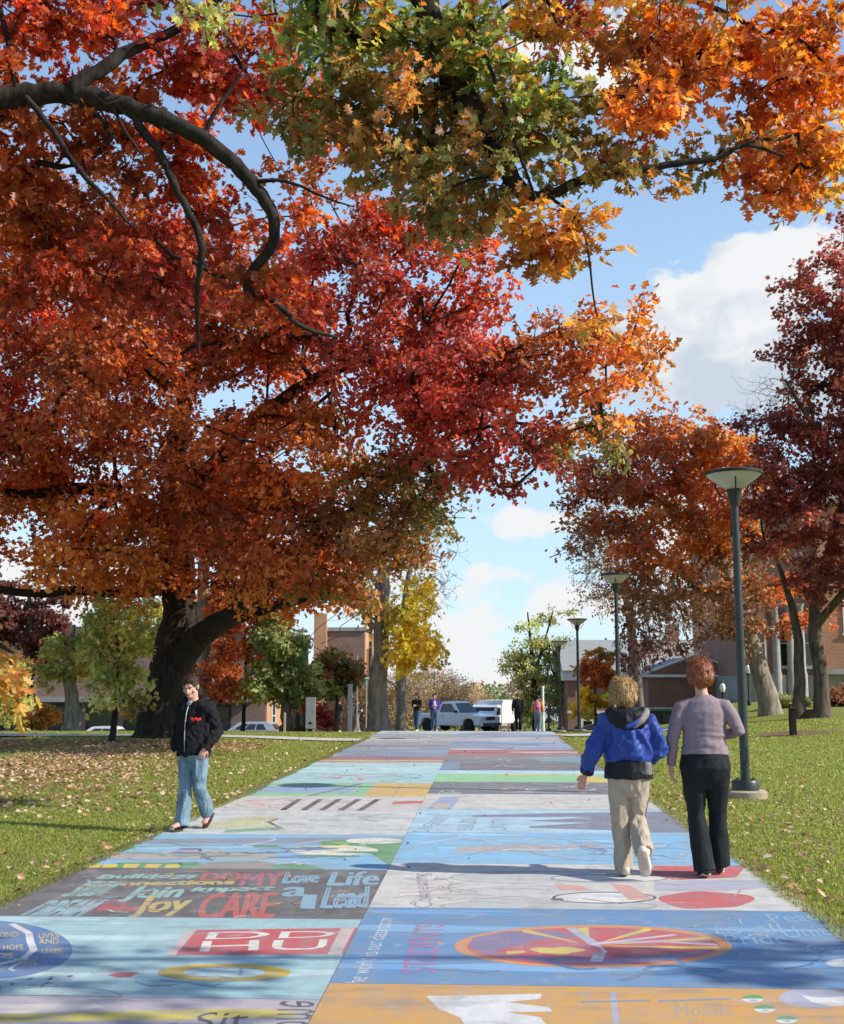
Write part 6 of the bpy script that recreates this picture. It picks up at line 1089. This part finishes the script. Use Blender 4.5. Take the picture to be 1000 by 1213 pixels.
# ---- the blonde woman in the blue hooded jacket
def woman_blonde():
    x = float(P(748, 1044, 10.15)[0]); r = thing('person', 'blonde woman seen from behind in a blue hooded jacket and beige trousers', 'person', (x, 10.15, HP), math.radians(2))
    hipL, hipR = V3(-.085, 0, .84), V3(.085, 0, .84); kL, kR = V3(-.075, .03, .46), V3(.06, .04, .47); aL, aR = V3(-.055, .02, .09), V3(.075, -.24, .23); tL, tR = aL+V3(-.01, .14, -.035), aR+V3(.03, .07, -.14)
    shL, shR = V3(-.175, 0, 1.27), V3(.175, -.01, 1.27); eL, eR = V3(-.29, -.04, 1.02), V3(.26, .0, 1.01); wL, wR = V3(-.36, .02, .825), V3(.16, .18, .96)
    R = rot('Y', .10) @ rot('Z', -.25) @ rot('X', -.06); hc = V3(-.03, .02, 1.505); hs_, g = head_shapes(hc, R, .238, fem=True)
    B = [('T', [(0, 0, .84), (0, 0, .95), (0, 0, 1.08), (0, 0, 1.22), (0, 0, 1.31)], [(.16, .12), (.15, .11), (.145, .1), (.145, .1), (.06, .055)]), ('T', [(0, 0, 1.29), (-.01, .005, 1.37), hc-V3(0, .005, .06)], [.054, .05, .052])]+hs_
    for sh, e, w in ((shL, eL, wL), (shR, eR, wR)): B += [('T', [sh*.8+V3(0, 0, .24), sh, e, (e+w)/2, w], [.05, .050, .038, .033, .024], 'pt')]
    B += leg_body(hipL, kL, aL, tL, .95)+leg_body(hipR, kR, aR, tR, .95)+hand(wL, (-.35, .2, -.9), (-.6, -.8, .1), .45, .95, 1)+hand(wR, (-.7, .6, .1), (.3, .2, 1), .9, .95, -1)
    body = link('body', fuse(B, .0055, 3), SK['ruddy'], r); face_bits(body, g, .97)
    blue = cloth('blue_nylon', (.028, .06, .27), rough=.5, var=.08, bump=.1); blk = cloth('black_nylon', (.014, .014, .016), rough=.55); gry = cloth('grey_nylon', (.20, .19, .19), rough=.6)
    T_ = [('T', [(0, 0, .93), (0, 0, .97), (0, -.01, 1.06), (0, -.015, 1.18), (0, -.01, 1.28), (0, 0, 1.35)], [(.180, .15), (.195, .165), (.203, .165), (.20, .155), (.175, .12), (.085, .075)], (1, 0, 0), 'ff')]
    for sh, e, w in ((shL, eL, wL), (shR, eR, wR)): T_ += [('T', [V3(sh.x*.5, 0, 1.25), V3(sh.x*.95, 0, sh.z-.02), (sh+e)/2, e, (e+w)/2, w+(e-w)*.1], [.085, .088, .080, .074, .070, .054], 'pt', 'rf')]
    link('jacket', fuse(T_, .008, 3, disp=folds(.020, 6, 6, 7, .9)), blue, r)
    j = link('jacket_hem', fuse([('T', [(0, 0, .80), (.0, 0, .86), (0, 0, .945)], [(.205, .168), (.200, .165), (.190, .158)], (1, 0, 0), 'ff'), ], .008, 2, disp=folds(.008, 6, 6, 3, .3)), blk, r)
    for w, e in ((wL, eL), (wR, eR)): link('cuff', fuse([('T', [w+(e-w)*.02, w+(e-w)*.22], [.046, .060], (1, 0, 0), 'ff')], .006, 2, disp=folds(.005, 12, 12)), blk, r)
    link('hem_panel', fuse([('T', [(.128, -.085, .83), (.128, -.083, .935)], [(.055, .050), (.05, .050)], (1, 0, 0), 'ff')], .008, 2), gry, j)
    hd = link('hood', fuse([('T', [(-.15, .02, 1.33), (-.13, -.09, 1.31), (-.03, -.145, 1.27), (.07, -.13, 1.28), (.14, -.05, 1.32), (.14, .03, 1.34)], [(.05, .045), (.065, .055), (.085, .06), (.08, .06), (.06, .05), (.05, .04)], (0, 0, 1)), ('E', (-.03, -.12, 1.25), (.11, .06, .06)), ('E', (-.01, -.02, 1.345), (.115, .10, .035))], .008, 3, disp=folds(.008, 9, 8, 5, .9)), blk, r)
    link('hood_panel', fuse([('T', [(.02, -.185, 1.235), (.08, -.175, 1.275), (.135, -.13, 1.325), (.155, -.06, 1.36)], [(.018, .03), (.026, .032), (.026, .03), (.018, .025)], (0, 1, 0))], .007, 2, disp=folds(.004, 9, 8, 5)), gry, hd)
    link('hood_trim', fuse([('T', [(-.04, -.205, 1.225), (.03, -.20, 1.25), (.10, -.165, 1.305), (.155, -.09, 1.35)], [(.012, .02), (.016, .022), (.016, .022), (.012, .02)], (0, 1, 0))], .006, 2), blue, hd)
    bei = cloth('beige_cotton', (.40, .335, .255), var=.10)
    link('trousers', fuse([('T', [(0, 0, .93), (0, 0, .88), (0, -.01, .80), (0, -.005, .73)], [(.15, .12), (.160, .13), (.172, .138), (.155, .115)], (1, 0, 0), 'fr'), trousers_leg(hipL+V3(0, 0, -.03), kL, aL+V3(0, 0, -.03), .98, 1.08), trousers_leg(hipR+V3(0, 0, -.03), kR, aR+V3(0, 0, 0), .98, 1.15)], .008, 3, disp=folds(.012, 11, 4, 9, .9)), bei, r)
    hr_ = link('hair', fuse([('E', hc+V3(0, -.02, .030), (.110, .114, .105)), ('E', hc+V3(0, -.05, -.025), (.108, .084, .082)), ('T', [hc+V3(-.072, -.01, .02), hc+V3(-.076, -.015, -.03)], [(.03, .05), (.02, .035)]), ('T', [hc+V3(.072, -.01, .02), hc+V3(.076, -.015, -.03)], [(.03, .05), (.02, .035)])], .006, 1, disp=lambda x, y, z: .010*mnoise.noise((x*30, y*30, z*14))+.006*mnoise.noise((x*110, y*110, z*16))), M['hair_blonde'], r)
    add_strands(hr_, 2600, .042 if r.location.x > 0 else .018)
    sn = mat('white_leather', (.58, .53, .46), .6, var=.1)
    shoe('shoe', aL, tL, sn, SOLE, r, .98); shoe('shoe', aR, tR, sn, SOLE, r, 1.05)
woman_blonde()
# ---- the young man in the black fleece and jeans, walking towards the camera
def man():
    x = float(P(227, 986, 13.1)[0]); r = thing('person', 'young man in a black fleece and pale jeans walking along the path edge', 'person', (x, 13.1, HP), math.pi-.30)
    # facing +Y locally; after the turn his left side is on the photo's right
    hipL, hipR = V3(-.085, 0, .86), V3(.085, 0, .86); kL, kR = V3(-.090, .02, .47), V3(.065, .05, .46); aL, aR = V3(-.070, -.24, .16), V3(.045, .13, .09); tL, tR = aL+V3(-.02, .13, -.09), aR+V3(.03, .14, -.03)
    shL, shR = V3(-.175, -.02, 1.33), V3(.175, -.02, 1.31); eL, eR = V3(-.245, -.06, 1.06), V3(.245, -.06, 1.05); wL, wR = V3(-.185, .08, .89), V3(.18, .08, .87)
    R = rot('Z', .20) @ rot('X', -.34); hc = V3(.03, .055, 1.545); hs_, g = head_shapes(hc, R, .235)
    B = [('T', [(0, 0, .86), (0, 0, .98), (0, 0, 1.12), (0, 0, 1.26), (.01, 0, 1.37)], [(.15, .11), (.145, .1), (.155, .1), (.16, .1), (.07, .06)]), ('T', [(.01, -.01, 1.35), (.02, .01, 1.42), hc-V3(.01, .03, .055)], [.062, .056, .056])]+hs_
    for sh, e, w in ((shL, eL, wL), (shR, eR, wR)): B += [('T', [sh*.8+V3(0, 0, .25), sh, e, (e+w)/2, w], [.045, .044, .038, .036, .028], 'pt')]
    B += leg_body(hipL, kL, aL, tL, .9)+leg_body(hipR, kR, aR, tR, .9)+hand(wL, (.35, .1, -1), (-.6, .8, 0), .5, .98, -1)+hand(wR, (-.35, .1, -1), (.6, .8, 0), .5, .98, 1)
    body = link('body', fuse(B, .0055, 3), SK['fair'], r); face_bits(body, g, 1.0)
    blk = cloth('black_fleece', (.013, .012, .014), rough=.95, var=.25)
    T_ = [('T', [(0, .0, .80), (0, 0, .86), (0, 0, .98), (0, -.005, 1.13), (0, -.01, 1.25), (.005, -.01, 1.34), (.015, -.005, 1.40)], [(.190, .165), (.198, .165), (.200, .155), (.200, .145), (.192, .13), (.145, .10), (.085, .08)], (1, 0, 0), 'ff')]
    for sh, e, w in ((shL, eL, wL), (shR, eR, wR)): T_ += [('T', [V3(sh.x*.55, 0, 1.31), V3(sh.x*.95, 0, sh.z-.015), (sh+e)/2, e, (e+w)/2, w+(w-e)*.12], [.088, .090, .076, .068, .062, .052], 'pt', 'rf')]
    j = link('jacket', fuse(T_, .008, 3, disp=folds(.018, 6, 6, 11, .8)), blk, r)
    link('collar', fuse([('T', [(-.085, .06, 1.37), (-.09, -.03, 1.42), (-.02, -.085, 1.44), (.08, -.06, 1.44), (.115, .02, 1.42), (.10, .07, 1.37)], [(.020, .034)]*6, 'pt')], .006, 2), blk, j)
    mb = MB(); mb.tube([(.02, .158, .84), (.02, .17, 1.0), (.02, .166, 1.15), (.02, .14, 1.27), (.02, .11, 1.33)], .006, 6); mb.build('zip', M['grey'], j, smooth=True)
    red = mat('red_embroidery', (.62, .03, .03), .8)
    link('emblem', fuse([('T', [(-.145, .135, 1.20), (-.12, .145, 1.185), (-.10, .150, 1.205), (-.08, .152, 1.185), (-.055, .153, 1.20)], [.016, .020, .016, .020, .016], 'pt')], .004, 1), red, j)
    link('undershirt', fuse([('T', [(.02, .055, 1.30), (.03, .06, 1.38)], [(.05, .035), (.035, .02)], (1, 0, 0))], .006, 2), cloth('grey_cotton', (.32, .36, .40)), r)
    den = cloth('faded_denim', (.17, .25, .31), var=.28, scale=7)
    link('jeans', fuse([('T', [(0, 0, .95), (0, 0, .88), (0, 0, .80), (0, 0, .74)], [(.155, .115), (.165, .122), (.172, .132), (.155, .11)], (1, 0, 0), 'fr'), trousers_leg(hipL+V3(0, 0, -.02), kL, aL+V3(0, .03, .01), .96, 1.12), trousers_leg(hipR+V3(0, 0, -.02), kR, aR+V3(0, -.01, -.03), .96, 1.15)], .008, 3, disp=folds(.012, 11, 3.5, 5, .9)), den, r)
    hr_ = link('hair', fuse([('E', tuple(Vector(g(0, -.028, .045))), (.086, .098, .082)), ('E', tuple(Vector(g(0, .035, .090))), (.066, .05, .034)), ('E', tuple(Vector(g(0, -.06, -.01))), (.076, .055, .07))], .006, 1, disp=strands(.007, 9)), M['hair_brown'], r)
    add_strands(hr_, 2600, .042 if r.location.x > 0 else .018)
    for a, t in ((aL, tL), (aR, tR)):
        d = (Vector(t)-Vector(a)).normalized(); up = (V3(0, 0, 1)-d*d.z).normalized(); c = Vector(a)-up*.055
        o = link('sandal', fuse([('T', [c-d*.06, c+d*.05, c+d*.17], [(.040, .010), (.046, .010), (.040, .010)])], .005, 1), mat('brown_rubber', (.06, .035, .03), .7), r)
        mb = MB(); mb.tube([c+d*.06+V3(-.045, 0, 0), c+d*.09+up*.045, c+d*.06+V3(.045, 0, 0)], .008, 6); mb.build('strap', M['black'], o, smooth=True)
man()
# ---- the figures at the end of the path
def walker(label, u, Y, rz, top_c, leg_c, hair, height=1.68, coat=0, longhair=False, skin='fair', arms=0, stride=.12, extra=None, dz=0):
    b_ = gp(u, Y); r = thing('person', label, 'person', (b_[0], b_[1], b_[2]+.03+dz), rz); s = height/1.68; v = .012
    q = lambda x, y, z: V3(x*s, y*s, z*s)
    hL, hR = q(-.085, 0, .88), q(.085, 0, .88); kL, kR = q(-.085, stride*.5+.02, .48), q(.085, -stride*.2+.02, .48); aL, aR = q(-.08, stride, .09), q(.08, -stride, .10); tL, tR = aL+q(0, .13, -.04), aR+q(0, .13, -.04)
    sL, sR = q(-.175, 0, 1.36), q(.175, 0, 1.36)
    if arms == 1: eL, eR, wL, wR = q(-.22, .0, 1.12), q(.22, .0, 1.12), q(-.08, .20, 1.14), q(.08, .22, 1.10)
    elif arms == 2: eL, eR, wL, wR = q(-.23, -.03, 1.1), q(.24, -.02, 1.1), q(-.24, .08, .88), q(.14, .14, 1.28)
    else: eL, eR, wL, wR = q(-.23, -.03, 1.1), q(.23, -.03, 1.1), q(-.25, .05, .86), q(.25, .05, .86)
    hc = q(0, .02, 1.56); hs_, g = head_shapes(hc, rot('Z', 0), .225*s)
    B = [('T', [q(0, 0, .88), q(0, 0, 1.0), q(0, 0, 1.15), q(0, 0, 1.3), q(0, 0, 1.38)], [(.14*s, .1*s), (.13*s, .09*s), (.14*s, .095*s), (.14*s, .09*s), (.06*s, .05*s)]), ('T', [q(0, 0, 1.36), q(0, .01, 1.46), hc], [.05*s, .048*s, .05*s])]+hs_
    for sh, e, w in ((sL, eL, wL), (sR, eR, wR)): B += [('T', [sh*.8+q(0, 0, .25), sh, e, w], [.05*s, .048*s, .036*s, .024*s], 'pt')]+hand(w, (w-e), (1, 0, 0), .5, s)
    B += leg_body(hL, kL, aL, tL, s)+leg_body(hR, kR, aR, tR, s)
    link('body', fuse(B, v*.75, 2), SK[skin], r)
    zb = .86-coat; T_ = [('T', [q(0, 0, zb), q(0, 0, 1.0), q(0, 0, 1.15), q(0, 0, 1.28), q(0, 0, 1.36), q(0, 0, 1.42)], [((.17+coat*.12)*s, .125*s), (.165*s, .12*s), (.175*s, .125*s), (.18*s, .12*s), (.14*s, .09*s), (.075*s, .06*s)], (1, 0, 0), 'ff')]
    for sh, e, w in ((sL, eL, wL), (sR, eR, wR)): T_ += [('T', [V3(sh.x*.6, 0, 1.32*s), sh, e, w+(e-w)*.12], [.066*s, .070*s, .058*s, .046*s], 'pt', 'rf')]
    link('jacket' if coat or arms != 2 else 'sweater', fuse(T_, v, 2, disp=folds(.008, 6, 6, u)), cloth('cloth_top_%d' % int(u), top_c), r)
    link('trousers', fuse([('T', [q(0, 0, .95), q(0, 0, .86), q(0, 0, .78)], [(.155*s, .115*s), (.17*s, .13*s), (.155*s, .11*s)], (1, 0, 0), 'fr'), trousers_leg(hL, kL, aL, s, 1.1), trousers_leg(hR, kR, aR, s, 1.1)], v, 2, disp=folds(.008, 8, 7, u)), cloth('cloth_leg_%d' % int(u), leg_c), r)
    H_ = [('E', hc+q(0, -.025, .03), (.09*s, .10*s, .09*s))]
    if longhair: H_ += [('T', [hc+q(0, -.05, 0), hc+q(0, -.085, -.12), hc+q(0, -.1, -.26)], [(.09*s, .06*s), (.095*s, .05*s), (.07*s, .03*s)])]
    hr_ = link('hair', fuse(H_, v*.75, 1, disp=strands(.008, u)), M[hair], r)
    add_strands(hr_, 2600, .042 if r.location.x > 0 else .018)
    for a, t in ((aL, tL), (aR, tR)):
        shoe('shoe', a, t, M['black'] if leg_c[0] < .05 else M['white'], SOLE, r, s)
    if extra: extra(r, q, s)
    return r
def shirt(r, q, s): link('shirt', fuse([('T', [q(0, .06, 1.0), q(0, .085, 1.15), q(0, .07, 1.32)], [(.09*s, .06*s), (.10*s, .07*s), (.07*s, .05*s)], (1, 0, 0))], .012, 1), cloth('pale_shirt', (.55, .55, .52)), r)
def shoulder_bag(r, q, s):
    o = thing('shoulder_bag', 'dark shoulder bag hanging at the hip of the walker in black', 'bag', tuple(r.location), r.rotation_euler.z)
    link('pouch', fuse([('T', [q(.16, -.13, .86), q(.17, -.14, 1.02)], [(.13*s, .06*s), (.12*s, .05*s)], (1, 0, 0), 'ff')], .012, 2), cloth('olive_canvas', (.045, .05, .035)), o); mb = MB(); mb.tube([q(.14, -.14, 1.04), q(.02, -.15, 1.25), q(-.12, -.1, 1.40), q(-.12, .02, 1.42)], .014, 6); mb.build('strap', M['black'], o, smooth=True)
def backpack(r, q, s):
    o = thing('backpack', 'pink backpack on the back of the walker beside the tall white pole', 'backpack', tuple(r.location), r.rotation_euler.z)
    link('pack', fuse([('T', [q(0, -.19, .98), q(0, -.20, 1.12), q(0, -.18, 1.32)], [(.12*s, .07*s), (.14*s, .08*s), (.10*s, .05*s)], (1, 0, 0))], .012, 2), cloth('pink_nylon', (.58, .20, .36)), o); link('pocket', fuse([('T', [q(0, -.265, 1.0), q(0, -.27, 1.12)], [(.09*s, .03*s), (.09*s, .03*s)], (1, 0, 0))], .01, 1), cloth('dark_pink_nylon', (.40, .08, .22)), o)
    for k in (-1, 1):
        mb = MB(); mb.tube([q(k*.09, -.12, 1.38), q(k*.10, -.02, 1.42), q(k*.11, .10, 1.30)], .016, 6); mb.build('strap', M['black'], o, smooth=True)
def cup(r, q, s): pass
walker('woman with long dark hair and dark clothes standing left of the pickup', 494, 53.5, math.pi-.5, (.018, .018, .022), (.05, .10, .15), 'hair_black', 1.68, 0, True, 'tan', 1)
walker('woman in an open violet jacket over a pale shirt in front of the pickup', 514.5, 53.8, math.pi+.1, (.08, .05, .30), (.06, .11, .18), 'hair_brown', 1.68, 0, False, 'fair', 1, extra=shirt)
walker('walker in black coat seen from behind near the white box truck', 613.5, 54, -.1, (.016, .016, .017), (.012, .012, .014), 'hair_auburn', 1.72, .06, False, 'fair', 2, extra=shoulder_bag)
walker('walker with dark hair and orange sleeves under the tall white pole', 636.5, 53.6, -.05, (.55, .24, .07), (.14, .20, .27), 'hair_black', 1.62, 0, False, 'tan', 0, extra=backpack)
walker('person in a dark coat half hidden by the tree left of the white post', 402, 58, -.6, (.03, .035, .05), (.06, .07, .10), 'hair_black', 1.6, .05, False, 'fair', 1)
walker('person in a grey and navy top to the right of the white post', 423, 60, -1.2, (.05, .06, .12), (.25, .22, .2), 'hair_brown', 1.6, 0, False, 'fair', 1)
